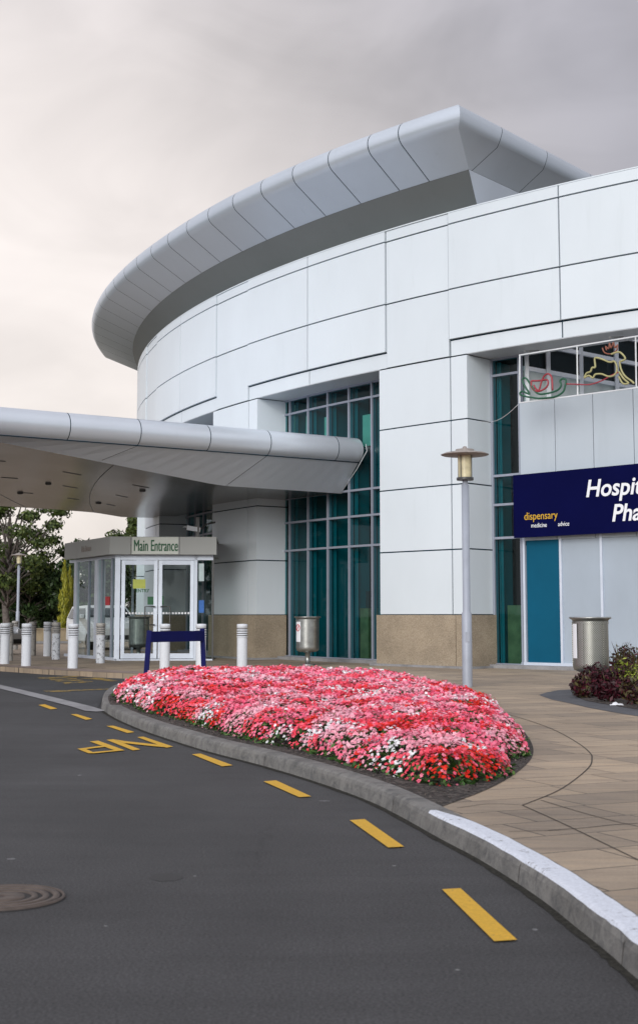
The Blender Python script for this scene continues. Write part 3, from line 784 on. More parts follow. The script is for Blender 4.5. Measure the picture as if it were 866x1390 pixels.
co = MB(); co.arc(-133.75, -132.85, 35.3, 34.6, PAVE, 1.6); bp_(co, 'interior_counter', M['interior_wood'])
ip = MB(); ip.arc(-141.8, -141.6, 35.2, 35.1, 1.55, 2.0); bp_(ip, 'interior_screen', M['dark_steel'])

# ---- roof wing: curved, mitred at the corner, running back on the second side
zc, nr, rn = 12.90, .34, 37.50
prof_w = []
for k in range(13):
    a = R(95 - (95 + 56) * k / 12); prof_w.append((rn + nr * math.cos(a), zc + nr * math.sin(a)))
CR = (36.71, 11.97)
A_C = -133.25; corner_r = Vector((math.cos(R(A_C)), math.sin(R(A_C)), 0))
n_in2 = Vector((-.77, .64, 0)).normalized(); d2 = Vector((n_in2.y * 1, -n_in2.x, 0)); d2 = Vector((.64, .77, 0)).normalized()
base_c = pol(A_C, 37.50)
def corner_pt(r, z, crease=False):
    dr = r - 37.50
    inn = -.9 * dr if not crease else .0
    u = -dr
    k2 = u * (.30 if u > 0 else 1.0)
    return base_c + corner_r * dr + n_in2 * k2 + Vector((0, 0, z))
def side2(r, z, s): return corner_pt(r, z) + d2 * s
segA = [-133.25, -135.55, -137.1] + [-139.3 - 2.2 * k for k in range(19)] + [-180.0]
wg = MB(); sl_gap = .013
def grow(a, r):     # the lip swings out further towards the far left end
    t = min(1, max(0, (-a - 150) / 27)); return r + .56 * t * t * (3 - 2 * t) * min(1, (r - 36.71) / .7)
def ring_row(a): return [pol(a, grow(a, r), z) for r, z in prof_w + [CR]]
for a0, a1 in zip(segA[:-1], segA[1:]):
    g0 = 0 if a0 == -133.25 else ga(sl_gap); g1 = ga(sl_gap)
    rows = []
    for q in range(5):
        a = (a0 - g0) + ((a1 + g1) - (a0 - g0)) * q / 4
        rows.append([corner_pt(r, z) for r, z in prof_w + [CR]] if (q == 0 and g0 == 0) else ring_row(a))
    wg.loft(rows, smooth=True)
S2 = [0, 1.85, 4.0, 6.3, 9, 12, 15]
for s0, s1 in zip(S2[:-1], S2[1:]):
    e0 = 0 if s0 == 0 else s0 + .01
    r0 = [side2(r, z, e0) for r, z in prof_w + [CR]]; r1 = [side2(r, z, s1 - .01) for r, z in prof_w + [CR]]
    # panel joints on the slope are raked back
    rk = lambda row, ss: [p - d2 * (max(0, k - 6) * .03 if k < len(row) - 1 else 1.72) * (ss > 0) for k, p in enumerate(row)]
    wg.loft([rk(r1, s1), rk(r0, s0)], smooth=True)
wo = bp_(wg, 'roof_overhang', M['wing'])
# mark the mitre and the crease as hard edges
ur = MB(); inner = [(36.71, 11.965), (36.15, 11.42), (35.75, 10.95)]
rows = [[corner_pt(36.71, 11.965), corner_pt(36.3, 11.42), corner_pt(35.9, 10.95)]] + [[pol(a, r, z) for r, z in inner] for a in list(np.arange(-134.2, -180, -1.0)) + [-179.97]]
ur.loft(rows, smooth=True)
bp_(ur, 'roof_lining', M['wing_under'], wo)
u2 = MB(); u2.loft([[side2(36.71, 11.965, s) , side2(36.3, 11.42, s), side2(35.9, 10.95, s)] for s in (15, 0)], smooth=False)
bp_(u2, 'roof_lining', M['wing'], wo)  # lighter colour here paints this side of the lining as less shaded
ec = MB(); ec.poly([pol(-180, grow(-180, r), z) for r, z in prof_w] + [pol(-180, 36.71, 11.97), pol(-180, 35.75, 10.96), pol(-180, 35.0, 13.3)]); bp_(ec, 'end_cap', M['wing'], wo)
# dark under-layer so that the joints read as dark lines
ul = MB()
def shr(r, z): return (rn + (r - rn) * .94, zc + (z - zc) * .94)
pw = [shr(r, z) for r, z in prof_w] + [(36.73, 11.995)]
ul.loft([[corner_pt(r, z) for r, z in pw]] + [[pol(a, grow(a, r) - .01 * (a < -150), z) for r, z in pw] for a in list(np.arange(-134.2, -180, -1.0)) + [-179.97]])
ul.loft([[side2(r, z, 15) for r, z in pw], [side2(r, z, 0) for r, z in pw]])
bp_(ul, 'overhang_joint', M['joint'], wo)
rt = MB(); inn_pts = [pol(a, grow(a, 37.47), 13.236) for a in list(np.arange(-133.5, -180, -1.5)) + [-180]]
cpt = pol(-165, 5, 12.6)
rows = [[p_, p_.lerp(cpt, .5) + Vector((0, 0, 0)), cpt] for p_ in inn_pts]
rt.loft(rows); e2 = side2(37.47, 13.236, 0); e3 = side2(37.47, 13.236, 15)
rt.loft([[e3, e3.lerp(cpt, .5) + Vector((0, 0, 0)), cpt], [e2, e2.lerp(cpt, .5) + Vector((0, 0, 0)), cpt], [inn_pts[0], inn_pts[0].lerp(cpt, .5) + Vector((0, 0, 0)), cpt]])
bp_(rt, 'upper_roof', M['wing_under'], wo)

# ---------------------------------------------------------------- ENTRANCE CANOPY
CAN = empty('entrance_canopy', (-3, 36, 0)); tag(CAN, 'wing shaped silver entrance canopy with rounded nose projecting from the round building', 'canopy')
A0 = Vector((-7.2, 29.7, 0)); B0 = Vector((1.22, 35.2, 0)); dd = (B0 - A0).normalized(); nn = Vector((-dd.y, dd.x, 0))
def hit(p, Rr):      # walk along dd from p until the cylinder
    q = p - Vector((DC[0], DC[1], 0)); q.z = 0; b = q.dot(dd); c = q.dot(q) - Rr * Rr
    return -b - math.sqrt(max(0, b * b - c))
TC, TR, TU = 5.76, .345, .345
cA, cB = gnd(0, 600, 5.33), gnd(298, 659, 4.68)
crease_px = [cA.lerp(cB, t) for t in (0, .25, .5, .75, 1)]
cre = [((q - A0).dot(dd), (q - A0).dot(nn), q.z) for q in crease_px]
endq = on_r(464, 670, 35.52); cre.append(((endq - A0).dot(dd), (endq - A0).dot(nn), endq.z))
cre = [(-14, cre[0][1] * .9, 5.45), (-6, cre[0][1] * .95, 5.42)] + cre
cs_, cu_, cz_ = zip(*cre)
S_END = (B0 - A0).length
def section(s, end=False):
    pts = []
    fac = 1.0
    for k in range(12):
        a = R(100 - 168 * k / 11); u = TU - TR * math.sin(0) - TR * math.cos(R(0)) * 0
        uu = TU - TR * math.cos(a) ; zz = TC + TR * math.sin(a)
        p_ = A0 + nn * uu; base = Vector((p_.x, p_.y, 0))
        ss = s if not end else hit(base, 35.53)
        pts.append(base + dd * ss + Vector((0, 0, zz)))
    return pts
def crease(s): return A0 + dd * s + nn * float(np.interp(s, cs_, cu_)) + Vector((0, 0, float(np.interp(s, cs_, cz_))))
seam_px = [(98.7, 557), (194, 565.8), (287.5, 574.5), (371, 581.5), (457, 591)]
ssm = [(gnd(x, y, 6.1) - A0).dot(dd) for x, y in seam_px]
ssm = [-14, -8.6, -6.9, -5.2, -3.4, -1.6, ssm[0] - 1.75 if ssm[0] - 1.75 > -1.4 else .2] + ssm
ssm = sorted(ssm)
tubeM = MB()
for s0, s1 in zip(ssm, ssm[1:] + [None]):
    end = s1 is None
    a = section(s0 + .011); b_ = section(s1 - .011) if not end else section(0, True)
    # joint curves slant a little, as on the real nose
    tubeM.loft([[p_.copy() for p_ in b_], [p_.lerp(q_, .5) for p_, q_ in zip(a, b_)], a])
rel2 = rel
nz = rel(CAN, tubeM.build('canopy_nose', M['canopy']))
ul = MB()
sh = lambda P_, s: [A0 + dd * (p_ - A0).dot(dd) + nn * (TU + ((p_ - A0).dot(nn) - TU) * .965) + Vector((0, 0, TC + (p_.z - TC) * .965)) for p_ in P_]
ul.loft([sh(section(0, True), 0), sh(section(-14), 0)]); rel2(nz, ul.build('nose_joint', M['joint']))
sj_ = MB(); sj_.tube([A0 + dd * s + nn * ((section(0)[-1] - A0).dot(nn) - .002) + Vector((0, 0, section(0)[-1].z - .004)) for s in np.linspace(-14, S_END + .1, 12)], .014, 6); rel2(nz, sj_.build('seam_strip', M['joint']))
# sloping fascia beneath the nose
lowq = section(0)[-1]; lu = (lowq - A0).dot(nn); lz_ = lowq.z
fa = MB(); fss = [-14, -9, -5.5, -1.9, ssm[-4] - .25, ssm[-2] - .35, None]
fss = [-14, -9, -5.2, -1.4, ssm[-4], ssm[-2], None]
for s0, s1 in zip(fss[:-1], fss[1:]):
    s_end = hit(A0 + nn * lu, 35.53) if s1 is None else s1
    c_end = cre[-1][0] if s1 is None else s1 - .75
    c_st = s0 - .75 if s0 > -14 else s0
    n_ = 8; rows = []
    for q in range(n_ + 1):
        st = (s0 + .01) + (s_end - (0 if s1 is None else .01) - s0 - .01) * q / n_; sb_ = c_st + .01 + (c_end - c_st - .02) * q / n_
        rows.append([A0 + dd * st + nn * (lu + .01) + Vector((0, 0, lz_ - .012)), crease(sb_)])
    fa.loft(rows[::-1], smooth=False)
rel(CAN, fa.build('fascia', M['canopy']))
fb = MB(); fb.loft([[A0 + dd * s + nn * (lu + .02) + Vector((0, 0, lz_ + .03)), crease(s) + nn * .02 + Vector((0, 0, .05))] for s in np.linspace(cre[-1][0] - .02, -14, 40)], smooth=False)
rel(CAN, fb.build('fascia_joint', M['joint']))
# end trim where the fascia meets the glass
et = MB(); epts = section(0, True)[2:] + [A0 + dd * hit(A0 + nn * lu, 35.56) + nn * lu + Vector((0, 0, lz_)), Vector((endq.x, endq.y, endq.z))]
ew = [on_r(x, y, 35.58) for x, y in ((495, 596), (500, 600), (501.5, 607), (486.4, 637), (464, 670.5))]; ev = [on_r(x, y, 35.58) for x, y in ((495, 596), (497.5, 603), (499, 612), (485.4, 636.5), (463, 670))]
et.tube([p_ - dd * .02 for p_ in ev[1:]], .012, 6); rel(CAN, et.build('end_trim', M['reveal']))
# soffit: Coons patch from the crease to the far edge
far_px = [(-260, 672), (-150, 678), (0, 687), (83, 692), (130, 696), (166, 702), (192, 701)]
far = [gnd(x, y, 4.75) for x, y in far_px]
def resample(P_, n):
    L = [0]
    for a, b_ in zip(P_[:-1], P_[1:]): L.append(L[-1] + (b_ - a).length)
    out = []
    for q in np.linspace(0, L[-1], n):
        i = min(len(P_) - 2, max(0, int(np.searchsorted(L, q) - 1))); t = (q - L[i]) / (L[i + 1] - L[i] + 1e-9); out.append(P_[i].lerp(P_[i + 1], t))
    return out
NU, NV = 40, 18
front = [crease(s) for s in np.linspace(-14, cre[-1][0], 60)]; front = resample(front, NU)
far[-1] = pol(-162.2, 35.9, 4.75)
back = resample(far, NU)
ang0 = math.degrees(math.atan2(front[-1].y - DC[1], front[-1].x - DC[0]));
right_e = [pol(ang0 + (-162.2 + 0 - ang0) * t, 35.55 + .35 * t, 4.66 + .09 * t) for t in np.linspace(0, 1, NV)]
left_e = [front[0].lerp(back[0], t) for t in np.linspace(0, 1, NV)]
def coons(u_i, v_j):
    u = u_i / (NU - 1); v = v_j / (NV - 1)
    return ((1 - v) * front[u_i] + v * back[u_i] + (1 - u) * left_e[v_j] + u * right_e[v_j]
            - ((1 - u) * (1 - v) * front[0] + u * (1 - v) * front[-1] + (1 - u) * v * back[0] + u * v * back[-1]))
sm_ = MB(); vs = [coons(i, j) for i in range(NU) for j in range(NV)]
fs = [(i * NV + j, i * NV + j + 1, (i + 1) * NV + j + 1, (i + 1) * NV + j) for i in range(NU - 1) for j in range(NV - 1)]
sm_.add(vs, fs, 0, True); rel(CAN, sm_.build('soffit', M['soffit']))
# soffit joints and downlights
for j in (4, 8, 12):
    for i in range(2, NU - 6, 4):
        sj = MB(); a, b_ = coons(i, j), coons(i + 1, j); sj.beam(a - Vector((0, 0, .006)), b_ - Vector((0, 0, .006)), .05, .008); rel(CAN, sj.build('soffit_slot', M['dark_steel']))
for i in (12, 20, 28):
    sj = MB()
    for j in range(0, NV - 1): sj.beam(coons(i, j) - Vector((0, 0, .003)), coons(i, j + 1) - Vector((0, 0, .003)), .022, .005)
    rel(CAN, sj.build('soffit_joint', M['dark_steel']))
for (i, j) in ((18, 9), (22, 12), (25, 8), (16, 13), (29, 12), (31, 5)):
    dl_ = MB(); q = coons(i, j); dl_.lathe([(.09, .0), (.09, -.03), (.06, -.05)], 14, (q.x, q.y, q.z)); rel(CAN, dl_.build('downlight', M['dark_steel']))
# roof of the canopy
tp = MB(); ftop = resample([A0 + dd * s + nn * .40 + Vector((0, 0, 6.102)) for s in np.linspace(-14, hit(A0 + nn * .4, 35.53), 20)], NU)
btop = [q + Vector((0, 0, .75)) for q in back]
tp.loft([ftop, [a.lerp(b_, .5) + Vector((0, 0, .1)) for a, b_ in zip(ftop, btop)], btop, back], smooth=False); rel(CAN, tp.build('canopy_roof', M['canopy']))
le = MB(); le.poly([front[0], section(-14)[-1], section(-14)[6], section(-14)[0], btop[0], back[0]]); rel(CAN, le.build('end_cap', M['canopy']))

# ---------------------------------------------------------------- ENTRANCE LOBBY
LC = Vector((-5.57, 36.9, 0)); LB = empty('entrance_lobby', (LC.x, LC.y, PAVE))
tag(LB, 'glazed entrance lobby with double doors and grey fascia under the canopy', 'lobby')
ld = Vector((-.47, .883, 0)).normalized(); fd = Vector((.9985, .055, 0)).normalized(); fx = Vector((0, 0, 1))
def fdp(px): d = ray(px, 830); k = d.x / d.y; return (k * LC.y - LC.x) / (fd.x - k * fd.y)
def ldp(px): d = ray(px, 830); k = d.x / d.y; return (k * LC.y - LC.x) / (ld.x - k * ld.y)
ZF0, ZF1 = 3.03, 3.52
def zat(px, py, org=LC, dr=None):
    dr = dr or fd; d = ray(px, py); k = d.x / d.y; t = (k * org.y - org.x) / (dr.x - k * dr.y); y = (org + dr * t).y; return EYE + d.z / d.y * y
UR = fdp(289)
# fascia: mitred band
fo_ = -.33
nf = Vector((fd.y, -fd.x, 0)); nl_ = Vector((-ld.y, ld.x, 0)) * 1.0
if nl_.x > 0: nl_ = -nl_
cf_ = LC + nf * .33 + nl_ * .22
ps = [LC + ld * 4.1 + nl_ * .22, cf_, LC + fd * (UR + .1) + nf * .33]
ps[0] = cf_ + ld * 4.1
# fold the corner like the real one: short chamfer piece
fm = MB()
def slab(a, b_, th, z0, z1, mb):
    t = (b_ - a).normalized(); n_ = Vector((-t.y, t.x, 0)) * th; g_ = t * .006
    a, b_ = a + g_, b_ - g_
    vs = [a, b_, b_ + n_, a + n_]; vs = [Vector((q.x, q.y, z0)) for q in vs] + [Vector((q.x, q.y, z1)) for q in vs]
    mb.add(vs, [(3, 2, 1, 0), (4, 5, 6, 7), (0, 1, 5, 4), (1, 2, 6, 5), (2, 3, 7, 6), (3, 0, 4, 7)])
def fpt(px): u = fdp(px); return LC + fd * u + nf * .33
P_ = [ps[0], ps[0].lerp(cf_, .30), ps[0].lerp(cf_, .72), cf_, LC + fd * fdp(178) + nf * .33, LC + fd * fdp(243.5) + nf * .33, ps[2]]
for a, b_ in zip(P_[:-1], P_[1:]): slab(a, b_, .10, ZF0, ZF1, fm)
rel(LB, fm.build('fascia', M['fascia']))
fb = MB(); q0 = ps[0] + Vector((.12, 0, 0)); cc = LC + nf * .22 + nl_ * .10
fb.poly([Vector((q.x, q.y, ZF1 - .02)) for q in (q0, cc, ps[2] - nf * .1, ps[2] - nf * 3.3, q0 + fd * 4)])
fb.poly([Vector((q.x, q.y, ZF0 + .015)) for q in (q0, cc, ps[2] - nf * .1, ps[2] - nf * 3.3, q0 + fd * 4)])
rel(LB, fb.build('roof', M['fascia']))
# plinth sill
sl = MB(); sl.beam(LC + ld * 4.6 + Vector((0, 0, PAVE + .04)), LC + Vector((0, 0, PAVE + .04)), .14, .08); rel(LB, sl.build('sill', M['door_frame'])); sl = MB(); sl.beam(LC + Vector((0, 0, PAVE + .02)), LC + fd * UR + Vector((0, 0, PAVE + .02)), .12, .04)
rel(LB, sl.build('sill', M['door_frame']))
def post(p_, w, d_, dr, z0=PAVE + .04, z1=ZF0, mat='door_frame'):
    m_ = MB(); t = dr.normalized(); n_ = Vector((-t.y, t.x, 0)); mm = Matrix((t, n_, Vector((0, 0, 1)))).transposed().to_4x4(); mm.translation = Vector((p_.x, p_.y, 0))
    m_.box((-w / 2, -d_ / 2, z0), (w / 2, d_ / 2, z1), 0, mm); return rel(LB, m_.build('post', M[mat], bevel=.006))
for px, w in ((103.5, .20), (132, .24)): post(LC + ld * ldp(px), w, .12, ld)
post(LC, .15, .15, fd); post(LC + fd * fdp(265.5), .09, .12, fd); post(LC + fd * UR, .05, .1, fd, mat='dark_steel')
post(LC + ld * ldp(121), .05, .08, ld, mat='frame'); post(LC + ld * ldp(138.5), .05, .08, ld, mat='frame'); post(LC + ld * ldp(152), .07, .08, ld, mat='frame')
hd = MB(); hd.beam(LC + fd * .05 + Vector((0, 0, 2.96)), LC + fd * UR + Vector((0, 0, 2.96)), .12, .14); hd.beam(LC + ld * (ldp(103.5) + .6) + Vector((0, 0, 2.99)), LC + Vector((0, 0, 2.99)), .1, .08)
rel(LB, hd.build('head_rail', M['door_frame']))
gp = MB()
for a, b_ in ((0.1, ldp(132) - .12), (ldp(132) + .12, ldp(103.5) - .1)):
    gp = MB(); gp.quad(*[LC + ld * u + Vector((0, 0, z)) for u, z in ((a, PAVE + .08), (b_, PAVE + .08), (b_, 2.96), (a, 2.96))]); rel(LB, gp.build('side_glass', M['clear']))
gp = MB(); gp.quad(*[LC + fd * u + Vector((0, 0, z)) for u, z in ((fdp(268), PAVE + .05), (UR, PAVE + .05), (UR, 2.9), (fdp(268), 2.9))])
rel(LB, gp.build('side_glass', M['clear']))
rel3 = rel
def door(u0, u1, hs):
    m_ = MB(); z0, z1 = PAVE + .055, 2.88; w = .10
    V3 = lambda u, z: LC + fd * u + Vector((0, 0, z))
    m_.beam(V3(u0 + w / 2, z0), V3(u0 + w / 2, z1), .055, w, up=(1, 0, 0)); m_.beam(V3(u1 - w / 2, z0), V3(u1 - w / 2, z1), .055, w, up=(1, 0, 0))
    m_.beam(V3(u0 + w, z0 + .07), V3(u1 - w, z0 + .07), .055, .14); m_.beam(V3(u0 + w, z1 - .06), V3(u1 - w, z1 - .06), .055, .12)
    d_ = rel(LB, m_.build('door', M['door_frame']))
    g_ = MB(); g_.quad(V3(u0 + w, z0 + .13), V3(u1 - w, z0 + .13), V3(u1 - w, z1 - .11), V3(u0 + w, z1 - .11)); rel3(d_, g_.build('pane', M['clear']))
    h_ = MB(); uh = (u1 - .07) if hs > 0 else (u0 + .07); ui = uh - hs * .26; o_ = nf * .11
    P2 = [V3(uh, 1.60), V3(uh, 1.60) + o_, V3(ui, 1.60) + o_, V3(ui, 1.10) + o_, V3(uh, 1.10) + o_, V3(uh, 1.10)]
    h_.tube(P2, .018, 8); rel3(d_, h_.build('handle', M['dark_steel']))
    dt = MB()
    for q in range(9):
        uu = u0 + w + (u1 - u0 - 2 * w) * (q + .5) / 9; c_ = V3(uu, 1.42) + nf * .004
        dt.add([c_ + fd * .03 * math.cos(a) + Vector((0, 0, .03 * math.sin(a))) for a in [k * math.pi / 5 for k in range(10)]], [tuple(range(10))])
    rel3(d_, dt.build('safety_dots', M['sign_white'])); return d_
door(fdp(164.5), fdp(213.5), 1); door(fdp(215), fdp(263), -1)
# floor and inner rear frame
lf = MB(); lf.poly([Vector((q.x, q.y, PAVE + .006)) for q in (LC, LC + fd * UR, LC + fd * (UR + .1) - nf * 3, LC + ld * 4.4 + fd * 1.5, LC + ld * 4.4)]); rel(LB, lf.build('floor', simple('entrance_mat', (.06, .055, .05), .9)))
rb = MB(); q1 = LC + ld * (ldp(103.5) + .1); q2 = q1 + fd * 2.6
for t in (0, .33, .66, 1): rb.beam(q1.lerp(q2, t) + Vector((0, 0, PAVE)), q1.lerp(q2, t) + Vector((0, 0, 3.0)), .07, .07)
rel(LB, rb.build('rear_frame', M['frame']))
def vsign(name, px0, px1, py0, py1, mat, org=LC, dr=None, nrm=None, par=LB, off=.012, label=None, cat='notice', th=.004):
    dr = dr or fd; nrm = nrm or nf
    def pt(px, py):
        d = ray(px, py); k = d.x / d.y; t = (k * org.y - org.x) / (dr.x - k * dr.y); q = org + dr * t; return Vector((q.x, q.y, EYE + d.z / d.y * q.y)) + nrm * off
    a, b_, c_, d_ = pt(px0, py1), pt(px1, py1), pt(px1, py0), pt(px0, py0)
    m_ = MB(); B_ = [q - nrm * th for q in (a, b_, c_, d_)]
    m_.add([a, b_, c_, d_] + B_, [(0, 1, 2, 3), (7, 6, 5, 4), (0, 4, 5, 1), (1, 5, 6, 2), (2, 6, 7, 3), (3, 7, 4, 0)])
    o = m_.build(name, mat); 
    if par: rel(par, o)
    elif label: tag(o, label, cat)
    return o
vsign('notice', 180.5, 197.5, 786.5, 799, M['note'], par=None, label='yellow paper notice stuck on the left entrance door glass')
vsign('notice', 200.3, 208.3, 810, 821, M['sign_green'], par=None, label='small dark green sticker beside the left door handle')
vsign('notice', 217.5, 222, 809, 821, M['sign_green'], par=None, label='small dark green sticker on the right door edge')
o_ = vsign('notice', 270, 277, 765, 789, M['pale_paper'], par=None, label='pale blue and white notice on the glass right of the doors, upper one')
vsign('notice', 270, 277, 815, 832, M['blue_paint'], par=None, label='blue notice on the glass right of the doors, lower one')
vsign('notice', 143.5, 149.5, 810, 822, M['red_paint'], dr=ld, nrm=nl_, par=None, label='small red notice on the left side glass of the lobby')
el = MB()
def ftxt(nm, body, px, py, hpx, xs, mat, par, label=None, off=.014, **k):
    d = ray(px, py); kk = d.x / d.y; t = (kk * LC.y - LC.x) / (fd.x - kk * fd.y); q = LC + fd * t; p_ = Vector((q.x, q.y, EYE + d.z / d.y * q.y)) + nf * off
    o = text_mesh(nm, body, hpx * .0205 / .72, mat, None, p_, fd, (0, 0, 1), xs, ext=.002, **k)
    return o
e1 = ftxt('door_lettering', 'ENTRY', 184.5, 804, 4.4, .95, M['sign_green'], None, offset=.004); tag(e1, 'green ENTRY lettering on the left entrance door glass', 'lettering')
# Main Entrance sign
sgn = empty('entrance_sign', tuple(LC + fd * fdp(211) + nf * .345 + Vector((0, 0, 3.27)))); tag(sgn, 'sign reading Main Entrance in green letters on the lobby fascia', 'sign')
a = LC + fd * (fdp(178.4) + .02) + nf * .332; b_ = LC + fd * (fdp(243.2) - .02) + nf * .332
m_ = MB(); slab(a, b_, -.012, ZF0 + .012, ZF1 - .012, m_)
rel(sgn, m_.build('sign_panel', simple('sign_face', (.62, .65, .60), .5, 0, .03)))
tx = text_mesh('lettering', 'Main Entrance', .44, M['sign_green'], sgn, LC + fd * (fdp(181.2)) + nf * .352 + Vector((0, 0, 3.125)), fd, (0, 0, 1), .48, ext=.003, bold=.02)
# worn lettering at left side fascia
sdn = MB(); 
fl_ = ps[0].lerp(cf_, .40); t_ = (cf_ - ps[0]).normalized(); n_f = Vector((t_.y, -t_.x, 0))
tx2 = text_mesh('side_lettering', 'Main Entrance', .22, M['lamp_plate'], None, fl_ + n_f * .004 + Vector((0, 0, 3.20)), t_, (0, 0, 1), .7, ext=.003, offset=.012); tag(tx2, 'worn grey lettering on the left side of the lobby fascia', 'lettering')
# fascia spot
# ---------------------------------------------------------------- CCTV camera
cp = at_y(266, 718, 38.2); cam_t = empty('security_camera', tuple(cp)); tag(cam_t, 'white security camera on a bracket arm above the lobby roof', 'security camera')
m_ = MB(); m_.beam((-.26, -.05, .03), (.12, .02, -.03), .13, .13); rel_c = lambda n_, mb, mt: mb.build(n_, mt, cam_t)
rel_c('housing', m_, M['white_frame']); m_ = MB(); m_.beam((-.36, -.07, .05), (-.14, -.03, .05), .17, .015); rel_c('sunshade', m_, M['white_frame'])
m_ = MB(); m_.tube([(-.28, -.054, .033), (-.265, -.05, .031)], .05, 10); rel_c('lens', m_, M['dark_steel'])
m_ = MB(); m_.tube([(.08, .02, -.02), (.16, .03, .02), (.30, .06, .14), (.55, .10, .20)], .025, 8); m_.box((.0, -.06, -.38), (.10, .04, .34)); rel_c('bracket', m_, M['dark_steel'])

# ---------------------------------------------------------------- PHARMACY SIGN
s0 = on_r(697, 690, 35.86); s1 = on_r(866, 675, 35.86); s0.z = s1.z = 0; sd = (s1 - s0).normalized(); sn = Vector((sd.y, -sd.x, 0)); SL = 6.2
sg = empty('pharmacy_sign', tuple(s0 + Vector((0, 0, 3.16)))); tag(sg, 'long navy blue sign board reading Hospital Pharmacy fixed across the grey wall', 'sign')
m_ = MB(); m_.add([s0 + Vector((0, 0, 3.16)), s0 + sd * SL + Vector((0, 0, 3.21)), s0 + sd * SL - sn * .07 + Vector((0, 0, 3.21)), s0 - sn * .07 + Vector((0, 0, 3.16)),
        s0 + Vector((0, 0, 4.64)), s0 + sd * SL + Vector((0, 0, 4.72)), s0 + sd * SL - sn * .07 + Vector((0, 0, 4.72)), s0 - sn * .07 + Vector((0, 0, 4.64))],
       [(3, 2, 1, 0), (4, 5, 6, 7), (0, 1, 5, 4), (1, 2, 6, 5), (2, 3, 7, 6), (3, 0, 4, 7)])
rel(sg, m_.build('sign_board', M['navy_sign']))
def sp_pt(px, py):
    d = ray(px, py); k = d.x / d.y; t = (k * s0.y - s0.x) / (sd.x - k * sd.y); q = s0 + sd * t; return Vector((q.x, q.y, EYE + d.z / d.y * q.y)) + sn * .006
up = Vector((0, 0, 1))
def stxt(body, px, py, hpx, xs, mat, shear, off):
    p_ = sp_pt(px, py); h = (sp_pt(px, py - hpx) - p_).z; o = text_mesh('lettering', body, h / .72, mat, sg, p_, sd, up, xs, shear, .004, off); return o
stxt('Hospital', 794.5, 674.5, 23.5, .93, M['sign_white'], .2, .010)
stxt('Pharmacy', 830, 707.5, 23.5, .93, M['sign_white'], .2, .010)
stxt('dispensary', 711.5, 706, 10.6, .83, M['sign_yellow'], 0, .0)
stxt('medicine', 721, 716.3, 6.3, .78, M['sign_white'], 0, 0)
stxt('advice', 757.5, 714.3, 6.3, .80, M['sign_white'], 0, 0)

# ---------------------------------------------------------------- rope light display
f0 = on_r(704.7, 510, 36.62); f1 = on_r(866, 490, 36.62); f0.z = f1.z = 0; fdir = (f1 - f0).normalized(); fn = Vector((fdir.y, -fdir.x, 0))
RL = empty('rope_light_display', tuple(f0 + Vector((0, 0, 6.3)))); tag(RL, 'wire frame with rope light sleigh and reindeer hung below the white panels', 'light display')
def fp(X, Yp):   # survey sheet coordinates of the frame
    px, py = 680 + X / 4.656, 440 + Yp / 4.656
    d = ray(px, py); k = d.x / d.y; t = (k * f0.y - f0.x) / (fdir.x - k * fdir.y); q = f0 + fdir * t; return Vector((q.x, q.y, EYE + d.z / d.y * q.y))
def smooth_pts(L, closed=False):
    P3 = [fp(*q) for q in L]
    if closed: P3 = P3 + [P3[0]]
    return catmull(P3, 5)
m_ = MB()
for A1, B1 in (((115, 195), (1000, 52)), ((115, 497), (1000, 382)), ((118, 195), (118, 497)), ((850, 76), (855, 402)), ((1000, 52), (1000, 382)), ((480, 136), (484, 450))):
    m_.beam(fp(*A1), fp(*B1), .028, .028)
rel(RL, m_.build('wire_frame', M['wire']))
m_ = MB()
for X in (150, 690): m_ = MB(); a = fp(X, 190 - (X - 115) * .16); m_.beam(a + Vector((0, 0, .05)), a - fn * .6 + Vector((0, 0, .16)), .05, .04); rel(RL, m_.build('bracket', M['steel']))
def rope(L, mat, closed=False, r=.022):
    m_ = MB(); m_.tube([q + fn * .03 for q in smooth_pts(L, closed)], r, 6); rel(RL, m_.build('rope_light', mat))
rope([(240, 470), (150, 455), (125, 440), (140, 425), (185, 442), (160, 400), (140, 360), (150, 340), (170, 350), (200, 395), (240, 440), (310, 435), (365, 415), (385, 385), (378, 360), (395, 345), (415, 355), (410, 390), (395, 430), (340, 460), (240, 470)], M['rope_green'])
rope([(330, 418), (325, 340), (305, 315), (280, 325), (260, 365), (245, 415), (225, 408), (212, 385)], M['rope_red'])
rope([(195, 362), (200, 400), (230, 425), (275, 412), (300, 385), (295, 352), (240, 358), (198, 358)], M['rope_red'])
rope([(415, 378), (480, 380), (560, 382), (630, 362), (700, 325), (745, 305)], M['rope_red'], r=.015)
rope([(530, 340), (545, 310), (570, 300), (580, 275), (600, 270), (598, 215), (640, 220), (690, 240), (720, 235), (735, 265), (735, 300), (715, 325), (680, 330), (640, 315), (600, 318), (585, 340), (560, 325), (530, 340)], M['rope_yellow'])
rope([(700, 190), (735, 178), (760, 180), (790, 215), (770, 232), (755, 240), (765, 290), (790, 330), (830, 360), (845, 375)], M['rope_yellow'])
rope([(750, 300), (780, 345), (810, 372), (775, 375), (748, 330)], M['rope_yellow'])
rope([(645, 150), (660, 180), (700, 188), (735, 165), (740, 130), (725, 150), (715, 115), (700, 150), (690, 120), (685, 155), (665, 140), (672, 165)], M['rope_brown'], r=.016)
# stay cable from the frame to the pillar
cb = MB(); a = fp(110, 505); b_ = on_r(647, 571, 36.50)
cb.tube([a.lerp(b_, t) - Vector((0, 0, .18 * math.sin(math.pi * t))) for t in np.linspace(0, 1, 9)], .005, 5); o_ = cb.build('stay_cable', M['wire']); rel(RL, o_)

